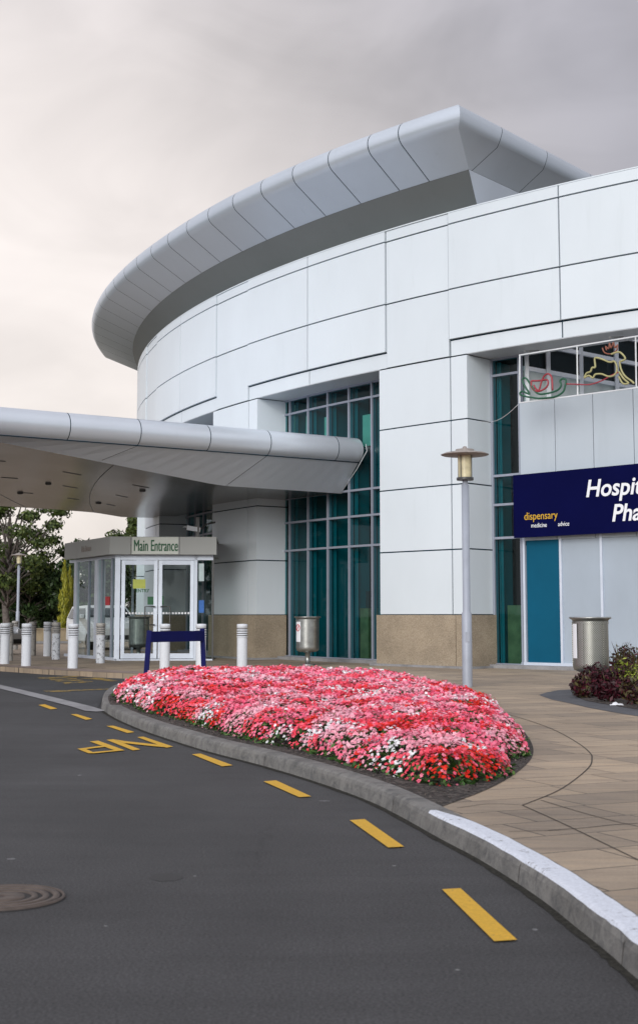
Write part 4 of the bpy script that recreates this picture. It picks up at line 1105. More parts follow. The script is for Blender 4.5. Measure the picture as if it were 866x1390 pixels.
# ---------------------------------------------------------------- LAMP POSTS
def lamp(loc, label, first=None):
    if first: o = copy_tree(first); o.location = loc; o['label'] = label; return o
    e = empty('street_lamp', loc); tag(e, label, 'street lamp', 'disc topped lamp posts')
    m_ = MB(); m_.lathe([(.088, 0), (.088, 1.27), (.066, 1.30), (.066, 3.52), (.05, 3.52), (.05, 3.60)], 20); m_.box((-.035, -.095, .78), (.035, -.08, .95)); m_.build('pole', M['lamp_pole'], e)
    m_ = MB(); m_.lathe([(.145, 3.60), (.150, 3.62), (.150, 3.65), (.10, 3.655)], 20); m_.lathe([(.16, 4.12), (.16, 4.135), (.05, 4.14)], 20)
    for k in range(4):
        a = math.pi / 2 * k + .9; m_.beam((.138 * math.cos(a), .138 * math.sin(a), 3.65), (.138 * math.cos(a), .138 * math.sin(a), 4.05), .014, .014)
    m_.build('lantern_frame', M['dark_steel'], e)
    m_ = MB(); m_.lathe([(.118, 3.65), (.128, 4.04)], 20); m_.lathe([(.02, 3.66), (.02, 4.0)], 8); m_.build('diffuser', M['lamp_glass'], e)
    m_ = MB(); m_.lathe([(.05, 4.035), (.40, 4.045), (.42, 4.052), (.42, 4.058), (.36, 4.085), (.17, 4.115), (.16, 4.15), (.05, 4.165), (.03, 4.20), (.004, 4.21)], 40); m_.build('lamp_disc', M['lamp_plate'], e)
    return e
q = gnd(634.5, 933, PAVE); L1_ = lamp((q.x, q.y, PAVE), 'tall pale lamp post with flat disc top beside the flower bed')
q = at_y(24, 836, 66); lamp((q.x, q.y, .28), 'distant pale lamp post with disc top in front of the trees', L1_)
q = at_y(49, 836, 150); lamp((q.x, q.y, -1.6), 'tiny far lamp post seen against the dark hedge', L1_)

# ---------------------------------------------------------------- BOLLARDS
def bollard(mat, z):
    pass
def make_bollard(loc, body, top, label):
    e = empty('bollard', loc); tag(e, label, 'bollard', 'white bollards along the forecourt edge')
    m_ = MB(); m_.lathe([(.118, 0), (.118, .73)], 20); m_.build('post', body, e)
    m_ = MB(); z = .73
    for k in range(4): m_.lathe([(.08, z), (.124, z), (.128, z + .006), (.128, z + .024), (.124, z + .030), (.08, z + .030)], 20); z += .052
    m_.lathe([(.08, z), (.124, z), (.124, z + .085), (.114, z + .10), (.02, z + .105)], 20); m_.build('ringed_cap', top, e)
    m_ = MB(); m_.lathe([(.106, .73), (.106, z + .01)], 18); m_.build('groove', M['bollard_ring'], e); return e
bl = [((6, 901.5), 'bollard', 'leftmost white bollard at the left photo edge'), ((11.5, 897), 'bollard_dull', 'dull bollard just behind the leftmost bollard'),
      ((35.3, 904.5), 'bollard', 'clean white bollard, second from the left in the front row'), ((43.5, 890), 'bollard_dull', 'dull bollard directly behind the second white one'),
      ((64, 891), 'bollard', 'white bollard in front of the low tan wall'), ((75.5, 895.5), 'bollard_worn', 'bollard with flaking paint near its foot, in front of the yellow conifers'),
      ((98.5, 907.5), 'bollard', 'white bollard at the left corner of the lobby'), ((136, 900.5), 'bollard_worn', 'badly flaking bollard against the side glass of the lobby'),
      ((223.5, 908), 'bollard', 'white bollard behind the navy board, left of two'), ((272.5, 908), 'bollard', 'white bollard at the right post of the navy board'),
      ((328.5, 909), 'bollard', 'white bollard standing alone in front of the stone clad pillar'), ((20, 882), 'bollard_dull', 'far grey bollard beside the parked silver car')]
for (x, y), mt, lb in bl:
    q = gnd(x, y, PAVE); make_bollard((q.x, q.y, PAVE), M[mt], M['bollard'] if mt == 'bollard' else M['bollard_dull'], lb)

# ---------------------------------------------------------------- NAVY BOARD
e = empty('navy_board', tuple(gnd(238, 916, PAVE))); tag(e, 'low navy blue board on two posts behind the flower bed', 'sign board')
pa, pb = gnd(198, 919, PAVE), gnd(277, 915, PAVE); q_ = at_y(203, 856, pa.y); q2_ = at_y(274.5, 853, pb.y)
for a, b_ in ((pa, q_), (pb, q2_)):
    m_ = MB(); b2 = Vector((b_.x, b_.y, b_.z)); m_.beam(a - Vector((0, 0, .05)), b2, .10, .08, up=(0, 1, 0)); rel(e, m_.build('post', M['navy'], bevel=.005))
m_ = MB(); tvec = (Vector((q2_.x, q2_.y, 0)) - Vector((q_.x, q_.y, 0))).normalized(); nrm_ = Vector((tvec.y, -tvec.x, 0))
ztop = q_.z - .01; m_.beam(Vector((q_.x, q_.y, ztop - .12)) + nrm_ * .03, Vector((q2_.x, q2_.y, ztop - .12)) + nrm_ * .03, .06, .22)
rel(e, m_.build('board', M['navy'], bevel=.005))

# ---------------------------------------------------------------- BINS
def perf_mat():
    m, nt, b = new_mat('perforated_steel'); tc = nt.nodes.new('ShaderNodeTexCoord'); sx = nt.nodes.new('ShaderNodeSeparateXYZ'); nt.links.new(tc.outputs['Object'], sx.inputs[0])
    at2 = nt.nodes.new('ShaderNodeMath'); at2.operation = 'ARCTAN2'; nt.links.new(sx.outputs[1], at2.inputs[0]); nt.links.new(sx.outputs[0], at2.inputs[1])
    def mth(op, a, bv):
        n_ = nt.nodes.new('ShaderNodeMath'); n_.operation = op
        for i, v in enumerate((a, bv)):
            if isinstance(v, (int, float)): n_.inputs[i].default_value = v
            else: nt.links.new(v, n_.inputs[i])
        return n_.outputs[0]
    s1_ = mth('SINE', mth('MULTIPLY', at2.outputs[0], 60), 0); s2_ = mth('SINE', mth('MULTIPLY', sx.outputs[2], 175), 0)
    hole = mth('MULTIPLY', s1_, s2_); f_ = ramp(nt, hole, [(.30, 0), (.42, 1)])
    c = mixc(nt, f_, (.40, .41, .38), (.015, .015, .015)); nt.links.new(c, b.inputs['Base Color']); b.inputs['Roughness'].default_value = .35
    inv = nt.nodes.new('ShaderNodeMath'); inv.operation = 'SUBTRACT'; inv.inputs[0].default_value = .85; nt.links.new(f_, inv.inputs[1]); nt.links.new(inv.outputs[0], b.inputs['Metallic']); return m
M['perf'] = perf_mat()
def make_bin(loc, label, perf, rz=0):
    e = empty('litter_bin', loc, rz); tag(e, label, 'litter bin')
    m_ = MB(); m_.lathe([(.20, 0), (.20, .02), (.06, .03), (.06, .30), (.14, .34)], 20); m_.build('pedestal', M['steel'], e)
    m_ = MB(); m_.lathe([(.20, .33), (.27, .36), (.285, .40), (.29, .42), (.29, .46)], 28); m_.lathe([(.293, 1.10), (.293, 1.14)], 28); m_.lathe([(.285, .44), (.285, 1.12)], 28)
    for k in range(5):
        a = 2 * math.pi * k / 5 + .3; m_.beam((.289 * math.cos(a), .289 * math.sin(a), .44), (.289 * math.cos(a), .289 * math.sin(a), 1.12), .03, .012, up=(math.cos(a), math.sin(a), 0))
    m_.build('drum', M['perf'] if perf else M['steel'], e)
    m_ = MB(); m_.lathe([(.28, 1.14), (.30, 1.17), (.335, 1.185), (.34, 1.20), (.325, 1.212), (.20, 1.205), (.19, 1.16)], 32); m_.build('rim', M['steel'], e)
    return e
q = gnd(417.5, 903, PAVE); bL = make_bin((q.x, q.y, PAVE), 'small steel litter bin on a pedestal in front of the teal windows', False)
m_ = MB(); n2_ = 8
vs = []
for k in range(5):
    a = R(198 + 9 * k); vs.append((.297 * math.cos(a), .297 * math.sin(a)))
for (a, b_) in zip(vs[:-1], vs[1:]): m_.quad((*a, .58), (*b_, .58), (*b_, 1.08), (*a, 1.08))
m_.build('sticker', M['sign_white'], bL)
m_ = MB(); c_ = [(.300 * math.cos(R(198 + 18 + 13 * math.cos(t))), .300 * math.sin(R(198 + 18 + 13 * math.cos(t))), .93 + .08 * math.sin(t)) for t in np.linspace(0, 2 * math.pi, 17)[:-1]]
m_.tube(c_, .011, 5, closed=True); m_.tube([c_[2], c_[10]], .009, 5); m_.build('red_ring', M['red_paint'], bL)
BY = 21.6; q = at_y(801, 836, BY); bR = make_bin((q.x, q.y, PAVE), 'large perforated steel litter bin standing behind the dark red plants', True)
m_ = MB(); a_ = R(200)
for k in range(3):
    a, b_ = R(188 + 8 * k), R(188 + 8 * k + 8); m_.quad((.297 * math.cos(a), .297 * math.sin(a), .55), (.297 * math.cos(b_), .297 * math.sin(b_), .55), (.297 * math.cos(b_), .297 * math.sin(b_), 1.10), (.297 * math.cos(a), .297 * math.sin(a), 1.10))
m_.build('sticker', M['sign_white'], bR)
q = LC + fd * fdp(186) - nf * 1.4; make_bin((q.x - .05, q.y, PAVE), 'steel litter bin added inside the lobby, imitating a bin reflected in the left door', False)  # extra bin stands in for a bin's reflection in the door glass

# ---------------------------------------------------------------- SHRUB BED on the right
def leaves(name, centers, radii, count, size, mats, parent=None, elong=1.0, shell=.5, droop=0.0, up=.3):
    V_, mi = [], []
    C_ = np.array(centers, float); Rr = np.array(radii, float); w_ = Rr.prod(1) ** (2 / 3); w_ /= w_.sum()
    pick = rng.choice(len(C_), count, p=w_)
    dv = rng.normal(size=(count, 3)); dv /= np.linalg.norm(dv, axis=1, keepdims=True); rr_ = rng.uniform(shell, 1.0, count) ** .7
    rr_ *= 1 + .18 * np.sin(dv[:, 0] * 7 + pick) * np.cos(dv[:, 2] * 6 + pick * 2)
    Pp = C_[pick] + dv * rr_[:, None] * Rr[pick]
    Nm = dv + rng.normal(0, .6, (count, 3)); Nm[:, 2] += up; Nm /= np.linalg.norm(Nm, axis=1, keepdims=True)
    X_, Y_ = frames(Nm); s_ = (size * rng.uniform(.6, 1.35, count))[:, None]
    V_ = np.stack([Pp - X_ * s_ * elong, Pp - Y_ * s_ * .5, Pp + X_ * s_ * elong - Nm * s_ * .25, Pp + Y_ * s_ * .5], 1)
    mi = rng.integers(0, len(mats), count)
    return np_mesh(name, V_.reshape(-1, 3), np.arange(count * 4).reshape(-1, 4), mi, mats, parent)
M['col_dark'] = leaf_mat('coleus_dark', [(.010, .003, .004), (.035, .005, .010), (.085, .008, .020)])
M['col_mid'] = leaf_mat('coleus_olive', [(.045, .04, .012), (.10, .09, .03), (.06, .02, .012)])
M['col_lime'] = leaf_mat('coleus_lime', [(.17, .24, .02), (.30, .38, .04), (.42, .46, .10)])
M['stem'] = simple('plant_stem', (.08, .08, .03), .8)
def plant(px, py, hgt, rad, mats, label, cnt=900, size=.032, blades=False, kind='shrub_plant', cat='plant'):
    q = gnd(px, py, PAVE); e = empty(kind, (q.x, q.y, PAVE)); tag(e, label, cat, 'coleus and bedding shrubs in the right hand bed')
    o = leaves('foliage', [(0, 0, hgt * .55), (rad * .3, -rad * .2, hgt * .4), (-rad * .3, 0, hgt * .42)], [(rad, rad, hgt * .5), (rad * .7, rad * .7, hgt * .4), (rad * .7, rad * .7, hgt * .4)], cnt, size, mats, e, 1.2, .35)
    m_ = MB()
    for k in range(5): a = k * 1.3; m_.tube([(0, 0, -.02), (rad * .2 * math.cos(a), rad * .2 * math.sin(a), hgt * .4), (rad * .45 * math.cos(a), rad * .45 * math.sin(a), hgt * .8)], .008, 5)
    m_.build('stem', M['stem'], e)
    if blades:
        m_ = MB()
        for k in range(14):
            a = rng.uniform(0, 6.28); l_ = rng.uniform(.5, .85); s_ = .18; x, y = math.cos(a), math.sin(a)
            b0 = Vector((x * .03, y * .03, .05)); b1 = Vector((x * s_ * .5, y * s_ * .5, l_ * .7)); b2 = Vector((x * s_ * 1.4, y * s_ * 1.4, l_)); w_ = Vector((-y, x, 0)) * .012
            m_.quad(b0 - w_, b0 + w_, b1 + w_, b1 - w_); m_.add([b1 - w_, b1 + w_, b2], [(0, 1, 2)])
        m_.build('blades', M['col_mid'], e)
    return e
dk, md, lm = M['col_dark'], M['col_mid'], M['col_lime']
for args in ((790, 948, .36, .17, [dk, dk, md], 'low dark red plant at the left tip of the right hand bed'),
             (806, 946, .50, .24, [dk], 'dark maroon leafy plant in front of the perforated bin'),
             (826, 953, .50, .26, [dk], 'deep red plant just left of the white litter'),
             (818, 938, .62, .20, [lm, lm, dk], 'lime green plant rising behind the maroon plants'),
             (846, 942, .56, .24, [md, lm, dk], 'olive green plant in the middle of the right hand bed'),
             (862, 957, .46, .22, [md, dk], 'bronze green plant just right of the white litter'),
             (871, 948, .55, .22, [lm, lm, md], 'bright lime plant at the right photo edge'),
             (848, 928, .72, .26, [dk, md], 'tall dark plant at the back of the right hand bed'),
             (872, 933, .70, .26, [dk, dk, md], 'tall maroon plant at the back right of the bed'),
             (884, 962, .50, .26, [dk, md], 'dark plant cut by the right photo edge'),
             (898, 945, .62, .30, [dk, md], 'dark plant beyond the right photo edge')):
    plant(*args)
plant(866, 940, .5, .12, [md], 'plant with upright grassy blades in the right hand bed', 120, .04, True)
plant(842, 936, .42, .12, [md, lm], 'small tuft of upright blades behind the lime plant', 100, .04, True)
s = MB(); s.poly([gnd(x, y, PAVE) + Vector((0, 0, .009)) for x, y in ((776, 944), (786, 939), (830, 936.5), (900, 939), (930, 960), (905, 972), (866, 964), (828, 958), (795, 952))][::-1]); tag(s.build('shrub_bed_soil', M['soil']), kind='structure')
# crumpled litter
q = gnd(837, 958.5, PAVE); m_ = MB(); rr = random.Random(5); vs = []
for i in range(9):
    for j in range(4): vs.append((-.10 + i * .025 + rr.uniform(-.006, .006), (-.04 + j * .027), .008 + (.045 if j in (1, 2) else .008) * rr.uniform(.4, 1.1) * math.sin(math.pi * (i + .5) / 9)))
m_.add(vs, [(i * 4 + j, (i + 1) * 4 + j, (i + 1) * 4 + j + 1, i * 4 + j + 1) for i in range(8) for j in range(3)], 0, True); o = m_.build('litter', M['sign_white'], None, (q.x, q.y, PAVE)); tag(o, 'crumpled white paper lying at the edge of the dark plants', 'litter')

# ---------------------------------------------------------------- CARS
def car(loc, rz, label, paint, L=4.4, H=1.45, W=1.75, van=False, group=None):
    e = empty('parked_car', loc, rz); tag(e, label, 'car', group)
    if van: side = [(-.5, .30), (-.5, .62), (-.49, .72), (-.44, .98), (.10, 1.0), (.26, .70), (.46, .60), (.5, .48), (.5, .18), (-.5, .18)]
    else: side = [(-.5, .45), (-.49, .66), (-.36, .70), (-.25, .97), (.05, 1.0), (.20, .70), (.44, .60), (.5, .47), (.5, .20), (-.5, .20)]
    def prism(S_, w0, w1, mb, zlo=0):
        pts = [(x * L, z * H) for x, z in S_]; n_ = len(pts)
        wv = lambda z: w0 if z < .70 * H else w0 + (w1 - w0) * (z - .70 * H) / (.30 * H)
        vs = [(x, -wv(z) / 2, z) for x, z in pts] + [(x, wv(z) / 2, z) for x, z in pts]
        mb.add(vs, [tuple(range(n_))[::-1], tuple(range(n_, 2 * n_))] + [(i, (i + 1) % n_, n_ + (i + 1) % n_, n_ + i) for i in range(n_)])
    m_ = MB(); prism(side, W, W * .80, m_); m_.build('body', paint, e, bevel=.04, recalc=True)
    gl = [(-.33, .72), (-.24, .95), (.04, .95), (.17, .72)] if not van else [(-.44, .70), (-.40, .93), (.09, .93), (.22, .70)]
    for sy in (-1, 1):
        m_ = MB(); pts = [(x * L, z * H) for x, z in gl]
        yy = lambda z: sy * ((W if z < .70 * H else W + (W * .8 - W) * (z - .70 * H) / (.30 * H)) / 2 + .012)
        f_ = [(x, yy(z), z) for x, z in pts]; m_.add(f_, [(0, 3, 2, 1) if sy < 0 else (0, 1, 2, 3)]); m_.build('side_window', M['car_glass'], e)
    m_ = MB(); x0, x1 = (.055 * L, .19 * L) if not van else (.11 * L, .25 * L); a, b_ = .97 * H, .725 * H
    off_ = .02; m_.quad((x1 + off_, -W * .44, b_), (x1 + off_, W * .44, b_), (x0 + off_, W * .37, a), (x0 + off_, -W * .37, a)); m_.build('windscreen', M['car_glass'], e)
    for sx in (-.31, .31):
        for sy in (-1, 1):
            m_ = MB(); prof_ = [(.16, -.10), (.30, -.10), (.31, -.06), (.31, .06), (.30, .10), (.16, .10)]
            n_ = 18; vs = []
            for r_, y_ in prof_:
                for k in range(n_): a = 2 * math.pi * k / n_; vs.append((sx * L + r_ * math.cos(a), sy * (W / 2 - .09) + y_, .31 + r_ * math.sin(a)))
            m_.add(vs, [(i * n_ + k, i * n_ + (k + 1) % n_, (i + 1) * n_ + (k + 1) % n_, (i + 1) * n_ + k) for i in range(5) for k in range(n_)], 0, True)
            w_ = m_.build('wheel', M['leather'], e)
            m_ = MB(); c_ = [(sx * L + .18 * math.cos(2 * math.pi * k / 12), sy * (W / 2 + .012), .31 + .18 * math.sin(2 * math.pi * k / 12)) for k in range(12)]; m_.poly(c_ if sy > 0 else c_[::-1]); m_.build('rim', M['steel'], w_)
    for sy in (-1, 1):
        m_ = MB(); m_.box((.485 * L, sy * W * .36 - .16, .47 * H), (.503 * L, sy * W * .36 + .16, .55 * H)); m_.build('headlight', M['sign_white'], e, bevel=.01)
        m_ = MB(); m_.box((.13 * L, sy * (W / 2 + .06) - .08, .70 * H), (.16 * L, sy * (W / 2 + .06) + .08, .79 * H)); m_.build('mirror', paint, e, bevel=.02)
    m_ = MB(); m_.box((.49 * L, -W * .42, .23 * H), (.508 * L, W * .42, .33 * H)); m_.build('bumper_trim', M['leather'], e)
    return e
pw_ = simple('silver_car_paint', (.55, .57, .60), .25, .3, .02, 1, .6, coat=.6); pww = simple('white_car_paint', (.72, .74, .76), .25, 0, .02, 1, .6, coat=.6); pb_ = simple('blue_car_paint', (.04, .08, .18), .25, .2, .02, 1, .6, coat=.6); pd_ = simple('dark_car_paint', (.03, .035, .045), .25, .2, .02, 1, .6, coat=.6)
q = at_y(-60, 836, 43.5); car((q.x - .1, q.y, PAVE), R(-22), 'silver car nose showing behind the left bollards', pw_)
q = at_y(140, 836, 50); car((q.x, q.y, PAVE), R(-66), 'white van parked behind the glazed lobby', pww, 4.2, 1.62, 1.8, True)
fc = [(30, 100, pb_, 'blue car far behind the silver car, left of the far row'), (44, 98, pd_, 'dark car in the middle of the far row before the hedge'), (60, 103, pb_, 'blue car at the right of the far row before the hedge'), (84, 106, pww, 'far white car beyond the low wall and conifers')]
for x, Y_, p__, lb in fc:
    q = at_y(x, 836, Y_); car((q.x, q.y, -.15), R(8 if x != 44 else 170), lb, p__, 4.4, 1.45, 1.75, False, 'cars parked before the far hedge')

# ---------------------------------------------------------------- low wall
w0_, w1_ = at_y(43, 836, 59), at_y(112, 836, 60); m_ = MB(); m_.beam((w0_.x, w0_.y, PAVE + .31), (w1_.x, w1_.y, PAVE + .31), .22, .62)
GW = m_.build('garden_wall', M['garden_wall'], bevel=.01); tag(GW, 'low tan concrete wall in front of the yellow conifers', 'wall')
m_ = MB(); m_.beam((w0_.x, w0_.y - .02, PAVE + .65), (w1_.x, w1_.y - .02, PAVE + .65), .28, .06); m_.build('coping', M['garden_wall'], GW)
m_ = MB(); m_.beam((w0_.x, w0_.y - .25, PAVE + .06), (w1_.x, w1_.y - .25, PAVE + .06), .14, .10); m_.build('kerb_edge', M['concrete'], GW)

# ---------------------------------------------------------------- TREES
LG = {'mid': leaf_mat('leaf_mid', [(.025, .045, .010), (.055, .085, .018), (.10, .125, .03)]),
      'dark': leaf_mat('leaf_dark', [(.012, .028, .008), (.025, .05, .014), (.045, .075, .02)]),
      'blue': leaf_mat('leaf_blue', [(.03, .05, .045), (.05, .08, .075), (.07, .10, .10)]),
      'gold': leaf_mat('leaf_gold', [(.13, .15, .012), (.25, .25, .02), (.38, .35, .035)])}
def limb(mb, a, b, r0, r1, wob=.15, n=5, rr=random):
    a, b = Vector(a), Vector(b); L = (b - a).length; pts = []
    for i in range(n + 1):
        t = i / n; j = math.sin(math.pi * t) * wob * L * .4
        pts.append(a.lerp(b, t) + Vector((rr.uniform(-1, 1) * j * .5, rr.uniform(-1, 1) * j * .5, rr.uniform(-.3, .5) * j)))
    mb.tube(pts, [r0 + (r1 - r0) * i / n for i in range(n + 1)], 7); return pts
def tree(name, loc, h, crown_r, lf, label, group, n=5000, size=.16, trunk_r=.22, base=.3, blobs=16, seed=1, flat=.75, cat='tree', lean=(0, 0), shell=.25, br_=1.0):
    rr = random.Random(seed); e = empty(name, loc); tag(e, label, cat, group)
    m_ = MB(); top_ = Vector((lean[0] * .6, lean[1] * .6, h * .72)); limb(m_, (0, 0, -.1), top_, trunk_r, trunk_r * .25, .12, 7, rr)
    cs, rs = [], []
    for k in range(blobs):
        a = k * 2.399 + rr.uniform(-.3, .3); t = (k + .5) / blobs; zz = h * (base + (1 - base) * (.12 + .80 * t)); f_ = math.sqrt(max(.08, 1 - (2 * (t - .42)) ** 2 * .8))
        rad_ = crown_r * f_ * rr.uniform(.45, .85); c_ = Vector((math.cos(a) * rad_ + lean[0] * t, math.sin(a) * rad_ + lean[1] * t, zz)); br = crown_r * rr.uniform(.24, .42) * br_
        cs.append(c_); rs.append((br, br, br * flat)); s_ = Vector((0, 0, 0)).lerp(top_, min(.95, max(.25, (zz / h - .12)))); limb(m_, s_, c_, trunk_r * .35, trunk_r * .06, .25, 4, rr)
    m_.build('trunk', M['bark'], e); leaves('crown', cs, rs, n, size, [lf], e, 1.0, shell); return e
def wpos(px, Y, z=PAVE): q = at_y(px, 836, Y); return (q.x, q.y, z)
GT = 'trees beyond the forecourt'
tree('broadleaf_tree', wpos(8, 82), 9.6, 4.6, LG['mid'], 'large spreading tree with pale limbs at the left photo edge', GT, 13000, .13, .26, .22, 44, 3, .55, lean=(.3, 0), shell=.1, br_=.6)
tree('broadleaf_tree', wpos(-70, 92), 9.6, 4.6, LG['mid'], 'large tree partly cut off by the left photo edge', GT, 10000, .14, .28, .2, 20, 8, .7)
tree('broadleaf_tree', wpos(40, 84), 4.2, 2.6, LG['dark'], 'smaller dark green tree behind the left lamp post', GT, 7000, .15, .16, .15, 14, 5, .8)
tree('broadleaf_tree', wpos(8, 95), 5.2, 4.2, LG['dark'], 'dark dense tree behind the spreading tree', GT, 9000, .18, .2, .05, 16, 6, .8)
tree('conifer', wpos(62, 112), 4.2, 2.4, LG['blue'], 'blue grey conifer behind the low wall', GT, 6000, .15, .14, .05, 14, 9, .5)
tree('broadleaf_tree', wpos(118, 82), 6.0, 2.8, LG['dark'], 'dark tree seen through the lobby glass', GT, 9000, .16, .16, .05, 18, 11, .8)
tree('broadleaf_tree', wpos(165, 90), 7.0, 3.0, LG['mid'], 'green tree behind the entrance doors', GT, 8000, .17, .16, .1, 18, 12, .8)
tree('broadleaf_tree', wpos(191, 74), 7.0, 1.3, LG['mid'], 'slim tree top showing over the lobby roof', GT, 3500, .13, .12, .5, 10, 14, .9)
def hedge(px0, px1, Y, h, label, lf):
    a, b_ = wpos(px0, Y, -.1), wpos(px1, Y + 4, -.1); n_ = 14; e = empty('hedge', a); tag(e, label, 'hedge'); d_ = Vector(b_) - Vector(a)
    leaves('foliage', [tuple(d_ * (i / n_) + Vector((0, 0, h * .5))) for i in range(n_ + 1)], [(d_.length / n_ * .8, 1.0, h * (.45 + .12 * math.sin(i * 2.1))) for i in range(n_ + 1)], 12000, .17, [lf], e, 1, .3)
    m_ = MB()
    for i in range(n_): q = d_ * (i / n_); m_.tube([q, q + Vector((.1, 0, h * .6))], .05, 5)
    m_.build('stem', M['bark'], e)
for x_, y_, h_, sd_ in ((-30, 48, 9, 31), (-38, 57, 10, 32), (-46, 66, 9, 33), (-34, 72, 8, 34), (-55, 52, 10, 35)):  # unseen trees added to give the lobby side glass a dark reflection
    tree('broadleaf_tree', (x_, y_, 0), h_, 4.6, LG['dark' if sd_ % 2 else 'mid'], 'broad unseen tree added at far left to be mirrored in the lobby side glass', GT, 3500, .3, .25, .05, 16, sd_, .8)
for x_, y_, h_, sd_ in ((-38, -40, 10, 41), (-28, -46, 12, 42), (-18, -42, 9, 43), (-8, -48, 12, 44), (3, -44, 10, 45), (14, -47, 11, 46), (25, -42, 10, 47)):  # unseen tree row added for window reflections and darker lower glass
    tree('broadleaf_tree', (x_, y_, 0), h_, 5.4, LG['dark' if sd_ % 2 else 'mid'], 'broad unseen tree added behind the camera to be mirrored in the windows', 'added trees behind the camera', 2600, .38, .3, .05, 14, sd_, .8)
hedge(-60, 82, 108, 3.3, 'long dark hedge behind the far parked cars', LG['dark'])
hedge(100, 290, 100, 2.6, 'dark hedge behind the lobby', LG['dark'])
def column(px, Y, h, r, label, seed):
    e = empty('columnar_conifer', wpos(px, Y)); tag(e, label, 'conifer', 'yellow columnar conifers'); rr = random.Random(seed)
    cs = []; rs = []
    for k in range(26):
        t = k / 25; f_ = (1 - t ** 3.0) * .9 + .08; a = rr.uniform(0, 6.28); cs.append((math.cos(a) * r * .35 * f_, math.sin(a) * r * .35 * f_, h * (.04 + .92 * t))); rs.append((r * f_ * .72, r * f_ * .72, h * .075))
    N0 = 5200; C_ = np.array(cs); Rr = np.array(rs); pick = rng.integers(0, 26, N0); dv = rng.normal(size=(N0, 3)); dv /= np.linalg.norm(dv, axis=1, keepdims=True)
    Pp = C_[pick] + dv * Rr[pick] * rng.uniform(.6, 1.0, (N0, 1)); s_ = rng.uniform(.03, .07, (N0, 1)); out = dv.copy(); out[:, 2] = 0; out /= np.linalg.norm(out, axis=1, keepdims=True) + 1e-6; tan = np.stack([-out[:, 1], out[:, 0], np.zeros(N0)], 1)
    upv = np.stack([rng.normal(0, .2, N0), rng.normal(0, .2, N0), np.ones(N0)], 1)
    V_ = np.stack([Pp - tan * s_ * .5, Pp + out * s_ * .3 - upv * s_, Pp + tan * s_ * .5, Pp + upv * s_ * 2.0 + out * s_ * .4], 1)
    np_mesh('foliage', V_.reshape(-1, 3), np.arange(N0 * 4).reshape(-1, 4), np.zeros(N0), [LG['gold']], e)
    m_ = MB(); m_.tube([(0, 0, 0), (0, 0, h * .8)], [.06, .02], 6); m_.build('trunk', M['bark'], e)
column(86.5, 63, 3.75, .36, 'tallest yellow columnar conifer, left of the pair', 1); column(94, 64, 3.5, .34, 'yellow columnar conifer, right of the pair', 2)
column(100.5, 66, 4.9, .22, 'slim dark columnar conifer beside the lobby post', 3)
bpy.data.objects['columnar_conifer.002'].children[0].data.materials[0] = LG['dark'] if bpy.data.objects['columnar_conifer.002'].children[0].name.startswith('foliage') else M['bark']

# ---------------------------------------------------------------- WORLD AND LIGHT
w = bpy.data.worlds.new('World'); sc.world = w; w.use_nodes = True; nt = w.node_tree
for n_ in list(nt.nodes): nt.nodes.remove(n_)
SUN_EL, SUN_AZ = R(18), R(200)     # azimuth clockwise from +Y: sun behind the camera, a little to the left
out = nt.nodes.new('ShaderNodeOutputWorld'); sky = nt.nodes.new('ShaderNodeTexSky'); sky.sky_type = 'NISHITA'; sky.sun_disc = False
sky.sun_elevation = SUN_EL; sky.sun_rotation = SUN_AZ; sky.air_density = 1.2; sky.dust_density = 2.0
bg1 = nt.nodes.new('ShaderNodeBackground'); bg1.inputs['Strength'].default_value = .10; nt.links.new(sky.outputs[0], bg1.inputs['Color'])
tc = nt.nodes.new('ShaderNodeTexCoord'); V0 = tc.outputs['Generated']
def vdot(vec):
    n_ = nt.nodes.new('ShaderNodeVectorMath'); n_.operation = 'DOT_PRODUCT'; nt.links.new(V0, n_.inputs[0]); n_.inputs[1].default_value = vec; return n_.outputs['Value']
def mr(v, a, b, c, d, smooth=True):
    n_ = nt.nodes.new('ShaderNodeMapRange'); n_.interpolation_type = 'SMOOTHSTEP' if smooth else 'LINEAR'
    nt.links.new(v, n_.inputs['Value'])
    for k, x in zip(('From Min', 'From Max', 'To Min', 'To Max'), (a, b, c, d)): n_.inputs[k].default_value = x
    return n_.outputs['Result']
def mth(op, a, b):
    n_ = nt.nodes.new('ShaderNodeMath'); n_.operation = op
    for i, v in enumerate((a, b)):
        if isinstance(v, (int, float)): n_.inputs[i].default_value = v
        else: nt.links.new(v, n_.inputs[i])
    return n_.outputs[0]
mp = nt.nodes.new('ShaderNodeMapping'); mp.inputs['Scale'].default_value = (1.0, 1.0, 1.7); nt.links.new(V0, mp.inputs['Vector'])
def wnoise(sc_, det, ro, di, off):
    n_ = nt.nodes.new('ShaderNodeTexNoise'); n_.inputs['Scale'].default_value = sc_; n_.inputs['Detail'].default_value = det; n_.inputs['Roughness'].default_value = ro; n_.inputs['Distortion'].default_value = di
    m2 = nt.nodes.new('ShaderNodeVectorMath'); m2.operation = 'ADD'; nt.links.new(mp.outputs[0], m2.inputs[0]); m2.inputs[1].default_value = (off, off * .7, off * .3); nt.links.new(m2.outputs[0], n_.inputs['Vector']); return n_.outputs['Fac']
n1 = mr(wnoise(2.2, 5, .45, .6, 3.1), .32, .68, -.10, .11); n2 = mr(wnoise(6.0, 4, .5, .8, 9.4), .3, .7, -.05, .05)
glow = mr(vdot(Vector((-.30, .93, .20)).normalized()), .935, 1.0, 0, 1)          # bright break in the cloud, low on the left
side = mr(vdot((1, 0, 0)), -.30, .30, .10, -.08, False)
behind = mr(vdot(Vector((-.2, -.85, .45)).normalized()), -.2, 1.0, 0, .68)
lum = mth('ADD', mth('ADD', mth('ADD', .56, n1), n2), mth('ADD', mth('MULTIPLY', glow, .28), mth('ADD', side, behind)))
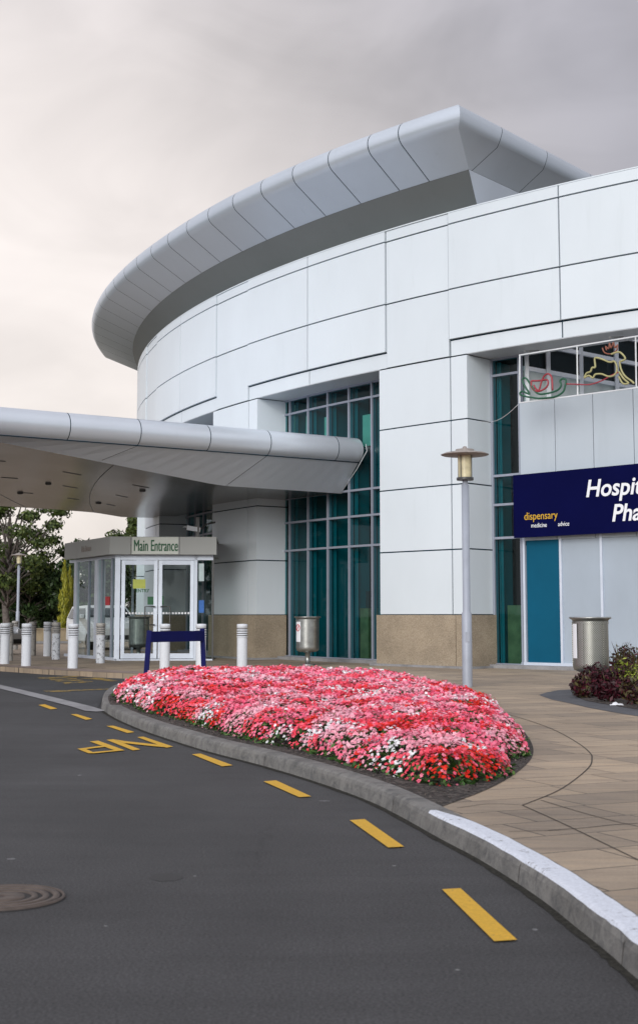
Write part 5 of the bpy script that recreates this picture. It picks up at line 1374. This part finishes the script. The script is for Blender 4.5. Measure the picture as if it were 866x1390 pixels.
warm = mr(vdot(Vector((-.25, .95, .16)).normalized()), .86, 1.0, 0, 1)
cmix = nt.nodes.new('ShaderNodeMix'); cmix.data_type = 'RGBA'; nt.links.new(warm, cmix.inputs[0]); cmix.inputs[6].default_value = (.99, .955, 1.04, 1); cmix.inputs[7].default_value = (1.08, .99, .945, 1)
cm2 = nt.nodes.new('ShaderNodeMix'); cm2.data_type = 'RGBA'; nt.links.new(mr(vdot((0, -1, 0)), 0, 1, 0, 1), cm2.inputs[0]); nt.links.new(cmix.outputs[2], cm2.inputs[6]); cm2.inputs[7].default_value = (.96, 1.0, 1.06, 1)
bg2 = nt.nodes.new('ShaderNodeBackground'); nt.links.new(cm2.outputs[2], bg2.inputs['Color']); nt.links.new(lum, bg2.inputs['Strength'])
mx = nt.nodes.new('ShaderNodeMixShader'); mx.inputs[0].default_value = .90; nt.links.new(bg1.outputs[0], mx.inputs[1]); nt.links.new(bg2.outputs[0], mx.inputs[2]); nt.links.new(mx.outputs[0], out.inputs['Surface'])

sl = bpy.data.lights.new('sun', 'SUN'); sl.energy = 1.9; sl.angle = R(30); sl.color = (1, .97, .93); so_ = bpy.data.objects.new('sun', sl); COL.objects.link(so_)
dirv = Vector((math.sin(SUN_AZ) * math.cos(SUN_EL), math.cos(SUN_AZ) * math.cos(SUN_EL), math.sin(SUN_EL)))
so_.rotation_euler = dirv.to_track_quat('Z', 'Y').to_euler(); so_.location = dirv * 60

cam = bpy.data.cameras.new('camera'); co_ = bpy.data.objects.new('camera', cam); COL.objects.link(co_); sc.camera = co_
cam.sensor_fit = 'HORIZONTAL'; cam.sensor_width = 24.0; cam.lens = F / 866 * 24; cam.shift_y = -(695 - PY) / 866
cam.clip_end = 5000; cam.clip_start = .1
co_.location = (0, 0, EYE); co_.rotation_euler = (math.pi / 2 + TH, 0, 0)
cam.dof.use_dof = True; cam.dof.focus_distance = 22; cam.dof.aperture_fstop = 5.6
sc.view_settings.view_transform = 'Standard'; sc.view_settings.look = 'None'; sc.view_settings.exposure = 0; sc.view_settings.gamma = 1
sc.view_settings.use_curve_mapping = False
